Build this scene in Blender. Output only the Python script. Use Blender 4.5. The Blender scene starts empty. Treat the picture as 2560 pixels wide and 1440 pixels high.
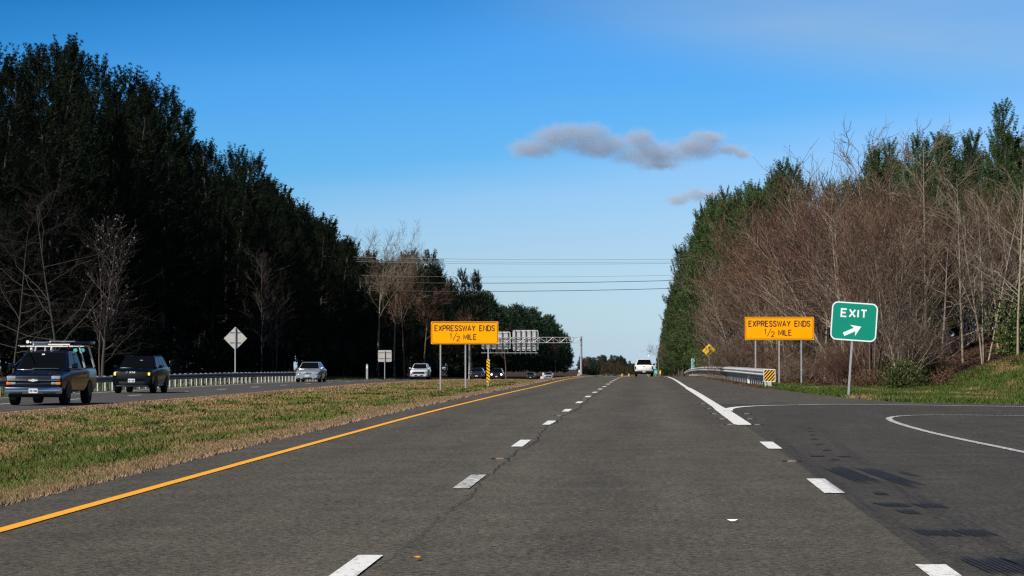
import bpy, bmesh, math, random
import numpy as np
from mathutils import Vector, Matrix

# ------------------------------------------------------------------ camera, sky, sun, exposure
SC = bpy.context.scene
C = SC.collection
R = math.radians
F = 6760.0                       # focal length in pixels of the 2560 wide photograph
CAMZ = 1.40
PSI = math.atan(332 / F)         # camera looks a little left of the road
PHI = math.atan(158 / F)         # and a little up
cam_data = bpy.data.cameras.new('camera')
cam = bpy.data.objects.new('camera', cam_data)
C.objects.link(cam)
cam_data.sensor_width = 36.0
cam_data.lens = 36.0 * F / 2560
cam_data.clip_start = 0.5
cam_data.clip_end = 40000
cam.location = (0, 0, CAMZ)
cam.rotation_euler = (math.pi / 2 + PHI, 0, PSI)
SC.camera = cam

SUN = Vector((-0.57, -0.55, 0.76)).normalized()
sun_data = bpy.data.lights.new('sun', 'SUN')
sun_data.energy = 5.0
sun_data.angle = R(0.53)
sun_data.color = (1.0, 0.94, 0.86)
sun = bpy.data.objects.new('sun', sun_data)
C.objects.link(sun)
sun.rotation_euler = SUN.to_track_quat('Z', 'Y').to_euler()

world = bpy.data.worlds.new('World')
SC.world = world
world.use_nodes = True
SKY_STRENGTH = 0.10


def build_world():
    nt = world.node_tree
    n, l = nt.nodes, nt.links
    n.clear()
    out = n.new('ShaderNodeOutputWorld')
    bg = n.new('ShaderNodeBackground')
    bg.inputs['Strength'].default_value = SKY_STRENGTH
    tc = n.new('ShaderNodeTexCoord')
    sky = n.new('ShaderNodeTexSky')
    sky.sky_type = 'NISHITA'
    sky.sun_disc = False
    sky.sun_elevation = math.asin(SUN.z)
    sky.sun_rotation = math.atan2(SUN.x, SUN.y)
    sky.air_density = 1.0
    sky.dust_density = 0.3
    sky.ozone_density = 2.0
    # colour of the air by height above the horizon: deep blue above, pale low down
    sep = n.new('ShaderNodeSeparateXYZ')
    l.new(tc.outputs['Generated'], sep.inputs[0])
    ns = n.new('ShaderNodeTexNoise')
    mp = n.new('ShaderNodeMapping')
    mp.inputs['Scale'].default_value = (6, 6, 60)
    l.new(tc.outputs['Generated'], mp.inputs[0])
    l.new(mp.outputs[0], ns.inputs['Vector'])
    ns.inputs['Scale'].default_value = 1.0
    ns.inputs['Detail'].default_value = 4
    add = n.new('ShaderNodeMath'); add.operation = 'MULTIPLY_ADD'
    l.new(ns.outputs['Fac'], add.inputs[0])
    add.inputs[1].default_value = 0.016
    l.new(sep.outputs['Z'], add.inputs[2])
    sc_ = n.new('ShaderNodeMath'); sc_.operation = 'MULTIPLY'
    l.new(add.outputs[0], sc_.inputs[0]); sc_.inputs[1].default_value = 2.5
    az = n.new('ShaderNodeMath'); az.operation = 'MULTIPLY_ADD'; az.inputs[1].default_value = -0.32
    l.new(sep.outputs['X'], az.inputs[0]); l.new(sc_.outputs[0], az.inputs[2])
    ramp = n.new('ShaderNodeValToRGB')
    e = ramp.color_ramp.elements
    stops = [(0.02, (0.70, 0.98, 1.60)), (0.06, (0.66, 0.92, 1.42)), (0.13, (0.60, 0.84, 1.30)), (0.18, (0.50, 0.80, 1.30)),
             (0.225, (0.27, 0.70, 1.26)), (0.31, (0.19, 0.63, 1.24)), (0.375, (0.10, 0.50, 1.03)), (0.43, (0.03, 0.36, 0.78)), (0.60, (0.025, 0.15, 0.36)), (0.95, (0.02, 0.09, 0.22))]
    e[0].position, e[0].color = stops[0][0], (*[c / 1.6 for c in stops[0][1]], 1)
    e[1].position, e[1].color = stops[-1][0], (*[c / 1.6 for c in stops[-1][1]], 1)
    for p_, c_ in stops[1:-1]:
        el = e.new(p_); el.color = (*[c / 1.6 for c in c_], 1)
    l.new(az.outputs[0], ramp.inputs[0])
    # thin high cloud, a slanting veil
    mp2 = n.new('ShaderNodeMapping')
    mp2.inputs['Rotation'].default_value = (0, R(9), 0)
    mp2.inputs['Scale'].default_value = (7, 7, 46)
    l.new(tc.outputs['Generated'], mp2.inputs[0])
    n2 = n.new('ShaderNodeTexNoise')
    n2.inputs['Scale'].default_value = 1.0
    n2.inputs['Detail'].default_value = 5
    n2.inputs['Roughness'].default_value = 0.5
    l.new(mp2.outputs[0], n2.inputs['Vector'])
    # band centre falls to the right:  d = z - (0.130 - 0.19 * x)
    band = n.new('ShaderNodeMath'); band.operation = 'MULTIPLY_ADD'
    l.new(sep.outputs['X'], band.inputs[0]); band.inputs[1].default_value = 0.12
    l.new(sep.outputs['Z'], band.inputs[2])
    mr = n.new('ShaderNodeMapRange'); mr.interpolation_type = 'SMOOTHSTEP'
    l.new(band.outputs[0], mr.inputs[0])
    mr.inputs[1].default_value = 0.100; mr.inputs[2].default_value = 0.128
    mrx = n.new('ShaderNodeMapRange'); mrx.interpolation_type = 'SMOOTHSTEP'
    l.new(sep.outputs['X'], mrx.inputs[0])
    mrx.inputs[1].default_value = -0.09; mrx.inputs[2].default_value = 0.06
    mrn = n.new('ShaderNodeMapRange')
    l.new(n2.outputs['Fac'], mrn.inputs[0])
    mrn.inputs[1].default_value = 0.25; mrn.inputs[2].default_value = 0.75
    mrn.inputs[3].default_value = 0.45; mrn.inputs[4].default_value = 1.0
    m1 = n.new('ShaderNodeMath'); m1.operation = 'MULTIPLY'
    l.new(mr.outputs[0], m1.inputs[0]); l.new(mrx.outputs[0], m1.inputs[1])
    m2 = n.new('ShaderNodeMath'); m2.operation = 'MULTIPLY'
    l.new(m1.outputs[0], m2.inputs[0]); l.new(mrn.outputs[0], m2.inputs[1])
    m3 = n.new('ShaderNodeMath'); m3.operation = 'MULTIPLY'
    l.new(m2.outputs[0], m3.inputs[0]); m3.inputs[1].default_value = 1.0
    veil = n.new('ShaderNodeMix'); veil.data_type = 'RGBA'
    l.new(m3.outputs[0], veil.inputs['Factor'])
    l.new(ramp.outputs[0], veil.inputs['A'])
    veil.inputs['B'].default_value = (0.40, 0.50, 0.64, 1)
    mul = n.new('ShaderNodeMix'); mul.data_type = 'RGBA'; mul.blend_type = 'MULTIPLY'
    mul.inputs['Factor'].default_value = 1.0
    k16 = n.new('ShaderNodeVectorMath'); k16.operation = 'SCALE'; k16.inputs['Scale'].default_value = 1.6 / 1.3
    l.new(sky.outputs[0], mul.inputs['A'])
    l.new(veil.outputs['Result'], mul.inputs['B'])
    l.new(mul.outputs['Result'], k16.inputs[0]); l.new(k16.outputs[0], bg.inputs['Color'])
    l.new(bg.outputs[0], out.inputs['Surface'])


build_world()
SC.view_settings.view_transform = 'Standard'
SC.view_settings.look = 'None'
SC.view_settings.gamma = 1.0
SC.view_settings.exposure = 0.45
SC.cycles.use_denoising = True
SC.cycles.use_adaptive_sampling = False
SC.cycles.denoiser = 'OPENIMAGEDENOISE'
SC.cycles.denoising_prefilter = 'NONE'
SC.cycles.denoising_input_passes = 'RGB_ALBEDO_NORMAL'
SC.cycles.pixel_filter_type = 'BLACKMAN_HARRIS'
SC.cycles.filter_width = 1.3
SC.cycles.sample_clamp_indirect = 3.0
SC.cycles.max_bounces = 6
SC.cycles.transparent_max_bounces = 12
SC.cycles.volume_max_steps = 48

# ------------------------------------------------------------------ helpers
D_ = Vector((-math.sin(PSI) * math.cos(PHI), math.cos(PSI) * math.cos(PHI), math.sin(PHI)))
R_ = Vector((math.cos(PSI), math.sin(PSI), 0))
U_ = R_.cross(D_)


def at(u, v, Y):
    """point at distance Y down the road measured from the photograph"""
    ray = D_ + R_ * ((u - 1280) / F) + U_ * ((720 - v) / F)
    t = Y / ray.y
    return Vector((ray.x * t, Y, CAMZ + ray.z * t))


def proj(p):
    q = Vector(p) - Vector((0, 0, CAMZ))
    d = q.dot(D_)
    return 1280 + F * q.dot(R_) / d, 720 - F * q.dot(U_) / d, F / d


PT = [(-80, 0), (40, 0), (55, -.01), (66, -.03), (78, -.067), (90, -.103), (102, -.147), (114, -.197), (126, -.245),
      (139, -.283), (151, -.319), (163, -.363), (175, -.413), (187, -.477), (221, -.69), (270, -1.12), (300, -1.43),
      (400, -2.5), (480, -3.35), (700, -5.6), (1000, -8.35), (1500, -12.4), (2500, -19.4), (4000, -29), (9000, -60)]
PX = np.array([p[0] for p in PT], float); PZ = np.array([p[1] for p in PT], float)


def P(Y):
    return float(np.interp(Y, PX, PZ))


CX = [-600, -120, -60, -42, -34, -29, -27.2, -18.2, -17.5, -14.5, -11.5, -8.2, -5.75, 30, 600]
CZ = [0.5, 0.6, 0.5, 0.1, -.40, -.42, -.33, -.33, -.36, -.52, -.50, -.19, 0, 0, 0]


def smooth(a, b, x):
    t = min(1, max(0, (x - a) / (b - a)))
    return t * t * (3 - 2 * t)


def terr(X, Y):
    z = P(Y) + float(np.interp(X, CX, CZ))
    foot = 12.1
    if Y > 72 and X > foot:
        k = smooth(78, 98, Y)
        z += k * min(0.33 * (X - foot), 3.0) * smooth(0, 1.5, X - foot)
    if Y > 1200:
        z += 0
    return z


GXT = [(0, 30), (60, 30), (66, 24), (70, 18), (73, 12.5), (74.6, 10.4), (76, 8.6), (77.6, 7.3), (87, 6.45), (101, 5.8), (113, 5.5),
       (123, 5.15), (157, 4.6), (200, 4.25), (241, 4.1), (300, 4.3), (400, 4.4), (4000, 4.4)]


def edgeR(Y):
    return float(np.interp(Y, [g[0] for g in GXT], [g[1] for g in GXT]))


def new_obj(name, me, parent=None, mats=None):
    o = bpy.data.objects.new(name, me)
    C.objects.link(o)
    if parent is not None:
        o.parent = parent
    return o


def mesh_from(name, verts, faces, mat, parent=None, mids=None, smooth_angle=None):
    me = bpy.data.meshes.new(name)
    me.from_pydata([tuple(v) for v in verts], [], [tuple(f) for f in faces])
    mats = mat if isinstance(mat, (list, tuple)) else [mat]
    for m in mats:
        me.materials.append(m)
    if mids is not None:
        me.polygons.foreach_set('material_index', mids)
    if smooth_angle is not None:
        me.polygons.foreach_set('use_smooth', [True] * len(me.polygons))
        me.set_sharp_from_angle(angle=R(smooth_angle))
    me.update()
    return new_obj(name, me, parent)


def np_mesh(name, V, T, mats, mids=None):
    """triangle mesh straight from arrays"""
    me = bpy.data.meshes.new(name)
    nv, nf = len(V), len(T)
    me.vertices.add(nv); me.loops.add(nf * 3); me.polygons.add(nf)
    me.vertices.foreach_set('co', np.asarray(V, np.float32).ravel())
    me.loops.foreach_set('vertex_index', np.asarray(T, np.int32).ravel())
    me.polygons.foreach_set('loop_start', np.arange(0, nf * 3, 3, dtype=np.int32))
    me.polygons.foreach_set('loop_total', np.full(nf, 3, np.int32))
    for m in mats:
        me.materials.append(m)
    if mids is not None:
        me.polygons.foreach_set('material_index', np.asarray(mids, np.int32))
    me.update(calc_edges=True)
    return me


def tag(o, label=None, cat=None, group=None, kind=None):
    if label: o['label'] = label
    if cat: o['category'] = cat
    if group: o['group'] = group
    if kind: o['kind'] = kind
    return o


def empty(name, loc, rz=0.0, label=None, cat=None, group=None):
    o = bpy.data.objects.new(name, None)
    C.objects.link(o)
    o.location = loc; o.rotation_euler = (0, 0, rz)
    o.empty_display_size = 0.3
    return tag(o, label, cat, group)


def copy_tree(src, loc, rz=0.0, scale=1.0, label=None, group=None):
    def kids(o): return [c for c in C.objects if c.parent == o]
    def rec(o, parent):
        c = o.copy(); C.objects.link(c)
        if parent is not None: c.parent = parent
        for k in KIDS.get(o.name, ()):
            rec(k, c)
        return c
    if src.name not in KIDS_DONE:
        for o in C.objects:
            if o.parent is not None and o.parent.name not in KIDS_DONE:
                KIDS.setdefault(o.parent.name, [])
                if o not in KIDS[o.parent.name]:
                    KIDS[o.parent.name].append(o)
        KIDS_DONE.add(src.name)
        for k in KIDS.get(src.name, ()): KIDS_DONE.add(k.name)
    r = rec(src, None)
    r.location = loc; r.rotation_euler = (0, 0, rz)
    r.scale = (scale, scale, scale) if not isinstance(scale, tuple) else scale
    if label: r['label'] = label
    if group: r['group'] = group
    return r


KIDS, KIDS_DONE = {}, set()


# ---- materials
def mat(name, col, rough=0.6, metal=0.0, coat=0.0, spec=0.5, noise=None, bump=None, emit=None, alpha=None):
    """noise=(scale, amount, second colour), bump=(scale, strength)"""
    m = bpy.data.materials.new(name)
    m.use_nodes = True
    nt = m.node_tree
    b = nt.nodes['Principled BSDF']
    b.inputs['Base Color'].default_value = (*col, 1)
    b.inputs['Roughness'].default_value = rough
    b.inputs['Metallic'].default_value = metal
    b.inputs['Coat Weight'].default_value = coat
    b.inputs['Coat Roughness'].default_value = 0.05
    b.inputs['Specular IOR Level'].default_value = spec
    tc = nt.nodes.new('ShaderNodeTexCoord')
    if noise:
        sc, amt, c2 = noise
        t = nt.nodes.new('ShaderNodeTexNoise')
        t.inputs['Scale'].default_value = sc
        t.inputs['Detail'].default_value = 5
        nt.links.new(tc.outputs['Object'], t.inputs['Vector'])
        mr = nt.nodes.new('ShaderNodeMapRange')
        mr.inputs[1].default_value = 0.3; mr.inputs[2].default_value = 0.7
        mr.inputs[3].default_value = 0; mr.inputs[4].default_value = amt
        nt.links.new(t.outputs['Fac'], mr.inputs[0])
        mx = nt.nodes.new('ShaderNodeMix'); mx.data_type = 'RGBA'
        nt.links.new(mr.outputs[0], mx.inputs['Factor'])
        mx.inputs['A'].default_value = (*col, 1)
        mx.inputs['B'].default_value = (*c2, 1)
        nt.links.new(mx.outputs['Result'], b.inputs['Base Color'])
    if bump:
        t = nt.nodes.new('ShaderNodeTexNoise')
        t.inputs['Scale'].default_value = bump[0]
        t.inputs['Detail'].default_value = 4
        nt.links.new(tc.outputs['Object'], t.inputs['Vector'])
        bp = nt.nodes.new('ShaderNodeBump')
        bp.inputs['Strength'].default_value = bump[1]
        bp.inputs['Distance'].default_value = 0.02
        nt.links.new(t.outputs['Fac'], bp.inputs['Height'])
        nt.links.new(bp.outputs[0], b.inputs['Normal'])
    if emit:
        b.inputs['Emission Color'].default_value = (*emit[0], 1)
        b.inputs['Emission Strength'].default_value = emit[1]
    return m


def foliage_mat(name, c1, c2, rough=0.5, obj_var=0.3, spec=0.3, transl=0.0):
    m = bpy.data.materials.new(name)
    m.use_nodes = True
    nt = m.node_tree; n, l = nt.nodes, nt.links
    b = n['Principled BSDF']
    b.inputs['Roughness'].default_value = rough
    b.inputs['Specular IOR Level'].default_value = spec
    g = n.new('ShaderNodeNewGeometry')
    oi = n.new('ShaderNodeObjectInfo')
    mx = n.new('ShaderNodeMix'); mx.data_type = 'RGBA'
    mx.inputs['A'].default_value = (*c1, 1); mx.inputs['B'].default_value = (*c2, 1)
    l.new(g.outputs['Random Per Island'], mx.inputs['Factor'])
    hs = n.new('ShaderNodeHueSaturation')
    l.new(mx.outputs['Result'], hs.inputs['Color'])
    mr = n.new('ShaderNodeMapRange')
    mr.inputs[3].default_value = 1 - obj_var; mr.inputs[4].default_value = 1 + obj_var
    l.new(oi.outputs['Random'], mr.inputs[0])
    l.new(mr.outputs[0], hs.inputs['Value'])
    mr2 = n.new('ShaderNodeMapRange')
    mr2.inputs[3].default_value = 0.485; mr2.inputs[4].default_value = 0.515
    l.new(oi.outputs['Random'], mr2.inputs[0])
    l.new(mr2.outputs[0], hs.inputs['Hue'])
    l.new(hs.outputs[0], b.inputs['Base Color'])
    return m


M = {}
M['steel'] = mat('galvanised_steel', (.42, .43, .44), .5, .35, noise=(9, .6, (.28, .29, .30)))
M['rail'] = mat('guardrail_steel', (.50, .51, .52), .45, .15, noise=(3, .5, (.36, .37, .38)), bump=(30, .1))
M['rail_shade'] = mat('shade_toned_rail', (.10, .10, .11), .6, .1, noise=(3, .5, (.06, .06, .065)))  # guardrail steel with the left rail's shade put into its colour
M['post'] = mat('guardrail_post_steel', (.55, .55, .53), .55, .15, noise=(7, .7, (.38, .38, .36)))
M['sign_back'] = mat('sign_back_aluminium', (.50, .49, .46), .55, .15, noise=(5, .8, (.36, .35, .33)))
M['sign_back_far'] = mat('ribbed_sign_back', (.62, .62, .60), .5, .3, noise=(1.5, .5, (.30, .31, .32)))
M['bracket'] = mat('dark_bracket', (.12, .12, .13), .6, .3)
M['orange'] = mat('orange_sheeting', (1.0, .38, .001), .7, spec=.05, noise=(2.5, .12, (.94, .345, .001)))
M['black'] = mat('black_sheeting', (.018, .012, .010), .6)
M['amber_dull'] = mat('faded_amber_plastic', (.45, .24, .03), .6)
M['yellow'] = mat('yellow_sheeting', (.86, .50, .03), .55, spec=.2, noise=(9, .35, (.70, .38, .02)))
M['green'] = mat('green_sheeting', (.005, .26, .17), .5, spec=.2, noise=(3, .35, (.004, .20, .14)))
M['white_sheet'] = mat('white_sheeting', (.78, .86, .86), .55, spec=.2, noise=(14, .3, (.66, .76, .77)))
M['white'] = mat('white_paint', (.78, .78, .76), .4, coat=.4)
M['plate'] = mat('plate_white', (.72, .73, .74), .5)
M['plate_ink'] = mat('plate_ink', (.05, .06, .12), .6)
M['chrome'] = mat('chrome', (.50, .51, .53), .16, 1.0)
M['alu'] = mat('brushed_aluminium', (.72, .70, .66), .4, .4)
M['tyre'] = mat('tyre_rubber', (.010, .010, .010), .9, spec=.2)
M['rim'] = mat('alloy_rim', (.35, .36, .38), .35, .8)
M['rim_dark'] = mat('dark_rim', (.06, .06, .07), .4, .6)
M['plastic'] = mat('black_plastic', (.006, .006, .007), .6, spec=.25)
M['glass'] = mat('car_glass', (.003, .004, .005), .06, coat=0, spec=.2)
M['glass'].node_tree.nodes['Principled BSDF'].inputs['IOR'].default_value = 1.16
M['navy'] = mat('navy_paint', (.002, .006, .018), .22, 0, coat=.18, spec=.15)
M['blackpaint'] = mat('black_paint', (.002, .003, .005), .22, 0, coat=.16, spec=.15)
M['silver'] = mat('silver_paint', (.42, .46, .50), .28, .55, coat=.9)
M['pearl'] = mat('pearl_paint', (.62, .65, .70), .28, .35, coat=.9)
M['charcoal'] = mat('charcoal_paint', (.02, .021, .023), .25, .3, coat=.9)
M['maroon'] = mat('dark_maroon_paint', (.022, .010, .010), .25, .3, coat=.9)
M['whitepaint'] = mat('white_truck_paint', (.84, .84, .84), .3, coat=.7)
M['lens'] = mat('headlight_lens', (.62, .66, .66), .12, .5, coat=.6, noise=(22, .8, (.22, .24, .25)))
M['amber'] = mat('amber_lens', (.75, .17, .01), .25, coat=.5)
M['red'] = mat('tail_lens', (.10, .006, .006), .3, coat=.4)
M['lamp_on'] = mat('lit_amber_lamp', (.9, .6, .1), .3, emit=((1.0, .62, .03), 1.1))
M['lamp_white'] = mat('lit_headlight', (.9, .9, .8), .3, emit=((1.0, .88, .72), 8))
M['dash_glare'] = mat('dash_reflection', (.05, .09, .06), .5)  # flat green that paints a reflection at the foot of the windscreen
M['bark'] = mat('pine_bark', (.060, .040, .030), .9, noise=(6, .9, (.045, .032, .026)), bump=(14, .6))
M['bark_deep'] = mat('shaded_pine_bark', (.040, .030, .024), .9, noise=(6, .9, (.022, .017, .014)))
M['bark_grey'] = mat('grey_bark', (.30, .235, .175), .85, noise=(5, .9, (.12, .10, .08)))
M['bark_pale'] = mat('pale_bark', (.29, .235, .165), .85, noise=(4, .8, (.18, .15, .11)))
M['bark_brown'] = mat('brown_bark', (.15, .105, .075), .85, noise=(5, .9, (.07, .05, .04)))
M['twig_red'] = foliage_mat('reddish_twigs', (.165, .088, .058), (.030, .018, .013), .8, .3)
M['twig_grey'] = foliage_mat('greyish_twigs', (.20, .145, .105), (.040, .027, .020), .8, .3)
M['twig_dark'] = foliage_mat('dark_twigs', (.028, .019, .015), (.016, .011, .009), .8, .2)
M['bark_dim'] = mat('dark_bark', (.040, .031, .025), .9, noise=(5, .9, (.05, .04, .035)))  # darker bark for the leafless trees on the left
M['bud'] = foliage_mat('red_buds', (.20, .035, .028), (.12, .03, .025), .7, .2)
M['petal'] = foliage_mat('white_petals', (.30, .30, .27), (.14, .14, .12), .7, .1)
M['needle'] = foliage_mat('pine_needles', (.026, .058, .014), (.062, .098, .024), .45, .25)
M['needle_dark'] = foliage_mat('dark_pine_needles', (.004, .008, .0036), (.011, .019, .0075), .6, .25, spec=.08)  # darker copy of the pine needles, the woods' deep shade put into its colour
M['needle_far'] = foliage_mat('far_needles', (.020, .042, .024), (.040, .066, .036), .7, 0, spec=.08)
M['twig_far'] = foliage_mat('far_twigs', (.13, .085, .06), (.08, .055, .04), .8, 0, spec=.05)
M['leaf_green'] = foliage_mat('evergreen_leaves', (.030, .060, .010), (.075, .105, .020), .5, .25)
M['leaf_brown'] = foliage_mat('dead_leaves', (.125, .062, .032), (.055, .030, .017), .8, .25)
M['wire'] = mat('cable', (.22, .22, .22), .5, .4)
M['wire_dark'] = mat('dark_cable', (.03, .03, .03), .6)
M['teal'] = mat('teal_sheeting', (.05, .38, .36), .5)
M['reflector'] = mat('pavement_marker_casing', (.13, .10, .075), .7)
M['concrete'] = mat('concrete_footing', (.30, .29, .27), .9)


def asphalt(name, base, dark, grain, wear=True, tint=(1, 1, 1), rough=.78):
    m = bpy.data.materials.new(name); m.use_nodes = True
    nt = m.node_tree; n, l = nt.nodes, nt.links
    b = n['Principled BSDF']; b.inputs['Roughness'].default_value = rough
    b.inputs['Specular IOR Level'].default_value = .18
    tc = n.new('ShaderNodeTexCoord')
    co = tc.outputs['Object']
    def noise(scale, det, rgh, mapping=None):
        t = n.new('ShaderNodeTexNoise')
        t.inputs['Scale'].default_value = scale; t.inputs['Detail'].default_value = det
        t.inputs['Roughness'].default_value = rgh
        if mapping:
            mp = n.new('ShaderNodeMapping'); mp.inputs['Scale'].default_value = mapping
            l.new(co, mp.inputs[0]); l.new(mp.outputs[0], t.inputs['Vector'])
        else:
            l.new(co, t.inputs['Vector'])
        return t.outputs['Fac']
    def mrange(x, a, b_, c, d):
        r_ = n.new('ShaderNodeMapRange'); l.new(x, r_.inputs[0])
        for i, v in zip((1, 2, 3, 4), (a, b_, c, d)): r_.inputs[i].default_value = v
        return r_.outputs[0]
    def mth(op, a, b_):
        r_ = n.new('ShaderNodeMath'); r_.operation = op
        for i, v in enumerate((a, b_)):
            if isinstance(v, (int, float)): r_.inputs[i].default_value = v
            else: l.new(v, r_.inputs[i])
        return r_.outputs[0]
    g1 = mrange(noise(55, 3, .75), .33, .70, 1 - grain, 1 + grain * 1.3)
    g2 = mrange(noise(7, 3, .6, (1, .22, 1)), .3, .7, .90, 1.10)
    g3 = mrange(noise(.5, 5, .65, (2.2, .22, 1)), .3, .7, .83, 1.17)
    vo = n.new('ShaderNodeTexVoronoi'); vo.inputs['Scale'].default_value = 38
    l.new(co, vo.inputs['Vector'])
    sp = mrange(vo.outputs['Distance'], .05, .16, 1.9, 1.0)     # pale chips of stone
    g4 = mrange(noise(17, 3, .7, (1, .8, 1)), .33, .67, 1 - grain * .75, 1 + grain * .9)
    v = mth('MULTIPLY', mth('MULTIPLY', mth('MULTIPLY', g1, g4), g2), mth('MULTIPLY', g3, sp))
    if wear:
        sep = n.new('ShaderNodeSeparateXYZ'); l.new(co, sep.inputs[0])
        w1 = mrange(sep.outputs['X'], -2.75, -2.35, 1, 1.16)     # paler old strip beside the seam
        w2 = mrange(sep.outputs['X'], -1.74, -1.72, 1.16, 1)
        v = mth('MULTIPLY', v, mth('MINIMUM', w1, w2))
        s = mth('SINE', mth('MULTIPLY', sep.outputs['X'], 3.43), 0.0)
        v = mth('MULTIPLY', v, mrange(s, -1, 1, .93, 1.07))
    cr = n.new('ShaderNodeMix'); cr.data_type = 'RGBA'; cr.blend_type = 'MIX'
    l.new(mrange(noise(1.1, 4, .6), .35, .65, 0, 1), cr.inputs['Factor'])
    cr.inputs['A'].default_value = (*base, 1); cr.inputs['B'].default_value = (*dark, 1)
    mm = n.new('ShaderNodeMix'); mm.data_type = 'RGBA'; mm.blend_type = 'MULTIPLY'; mm.inputs['Factor'].default_value = 1
    l.new(cr.outputs['Result'], mm.inputs['A'])
    cb = n.new('ShaderNodeCombineXYZ')
    for i in range(3): l.new(v, cb.inputs[i])
    l.new(cb.outputs[0], mm.inputs['B'])
    l.new(mm.outputs['Result'], b.inputs['Base Color'])
    bp = n.new('ShaderNodeBump'); bp.inputs['Strength'].default_value = .5; bp.inputs['Distance'].default_value = .006
    l.new(noise(70, 2, .6), bp.inputs['Height']); l.new(bp.outputs[0], b.inputs['Normal'])
    return m


M['asphalt'] = asphalt('asphalt', (.064, .057, .042), (.050, .045, .034), .80)
M['asphalt2'] = asphalt('oncoming_asphalt', (.058, .055, .051), (.048, .046, .043), .45)
M['asphalt3'] = asphalt('ramp_asphalt', (.045, .040, .031), (.034, .031, .025), .75, wear=False)
M['shoulder'] = asphalt('shoulder_asphalt', (.062, .055, .043), (.046, .041, .033), .8, wear=False)


def paint_mat(name, col, worn=0.25, scale=26, stretch=(1, 1, 1), under=(.06, .057, .052)):
    m = bpy.data.materials.new(name); m.use_nodes = True
    nt = m.node_tree; n, l = nt.nodes, nt.links
    b = n['Principled BSDF']; b.inputs['Roughness'].default_value = .65
    tc = n.new('ShaderNodeTexCoord')
    mp = n.new('ShaderNodeMapping'); mp.inputs['Scale'].default_value = stretch
    l.new(tc.outputs['Object'], mp.inputs[0])
    t = n.new('ShaderNodeTexNoise'); t.inputs['Scale'].default_value = scale; t.inputs['Detail'].default_value = 6
    t.inputs['Roughness'].default_value = .7
    l.new(mp.outputs[0], t.inputs['Vector'])
    mr = n.new('ShaderNodeMapRange')
    l.new(t.outputs['Fac'], mr.inputs[0])
    mr.inputs[1].default_value = .28 + worn * .2; mr.inputs[2].default_value = .34 + worn * .24
    mx = n.new('ShaderNodeMix'); mx.data_type = 'RGBA'
    l.new(mr.outputs[0], mx.inputs['Factor'])
    mx.inputs['A'].default_value = (*under, 1); mx.inputs['B'].default_value = (*col, 1)
    l.new(mx.outputs['Result'], b.inputs['Base Color'])
    return m


M['line_white'] = paint_mat('white_road_paint', (.62, .62, .60), .42, 20)
M['line_worn'] = paint_mat('worn_white_road_paint', (.60, .60, .58), .85, 9, (1.2, 3.4, 1))
M['line_yellow'] = paint_mat('yellow_road_paint', (.74, .33, .008), .34, 20)


def decal_mat(name, col, lo, hi, scale, stretch, maxa, edge=None):
    """paint or rubber lying on the road, patchy at its edges"""
    m = bpy.data.materials.new(name); m.use_nodes = True
    nt = m.node_tree; n, l = nt.nodes, nt.links
    b = n['Principled BSDF']; b.inputs['Roughness'].default_value = .7
    b.inputs['Base Color'].default_value = (*col, 1)
    tc = n.new('ShaderNodeTexCoord')
    mp = n.new('ShaderNodeMapping'); mp.inputs['Scale'].default_value = stretch
    l.new(tc.outputs['UV'], mp.inputs[0])
    t = n.new('ShaderNodeTexNoise'); t.inputs['Scale'].default_value = scale; t.inputs['Detail'].default_value = 4
    l.new(mp.outputs[0], t.inputs['Vector'])
    mr = n.new('ShaderNodeMapRange'); l.new(t.outputs['Fac'], mr.inputs[0])
    mr.inputs[1].default_value = lo; mr.inputs[2].default_value = hi
    mr.inputs[3].default_value = 0; mr.inputs[4].default_value = maxa
    # fade to the rim of the mark (uv 0..1)
    sep = n.new('ShaderNodeSeparateXYZ'); l.new(tc.outputs['UV'], sep.inputs[0])
    def hump(x):
        a = n.new('ShaderNodeMath'); a.operation = 'SUBTRACT'; a.inputs[1].default_value = .5; l.new(x, a.inputs[0])
        c = n.new('ShaderNodeMath'); c.operation = 'ABSOLUTE'; l.new(a.outputs[0], c.inputs[0])
        d = n.new('ShaderNodeMapRange'); l.new(c.outputs[0], d.inputs[0])
        d.inputs[1].default_value = .5; d.inputs[2].default_value = .28
        return d.outputs[0]
    k = n.new('ShaderNodeMath'); k.operation = 'MULTIPLY'; l.new(hump(sep.outputs['X']), k.inputs[0]); l.new(hump(sep.outputs['Y']), k.inputs[1])
    k2 = n.new('ShaderNodeMath'); k2.operation = 'MULTIPLY'; l.new(mr.outputs[0], k2.inputs[0]); l.new(k.outputs[0], k2.inputs[1])
    l.new(k2.outputs[0], b.inputs['Alpha'])
    return m


M['rubber'] = decal_mat('tyre_rubber_mark', (.006, .006, .006), .28, .44, 1.0, (6, 11, 1), .95)
M['rubber_thin'] = decal_mat('faint_tyre_mark', (.014, .014, .015), .40, .80, 1.0, (9, 9, 1), .42)
M['crack'] = decal_mat('seam_crack', (.008, .008, .008), .30, .5, 1.0, (3, 500, 1), .95)


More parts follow.
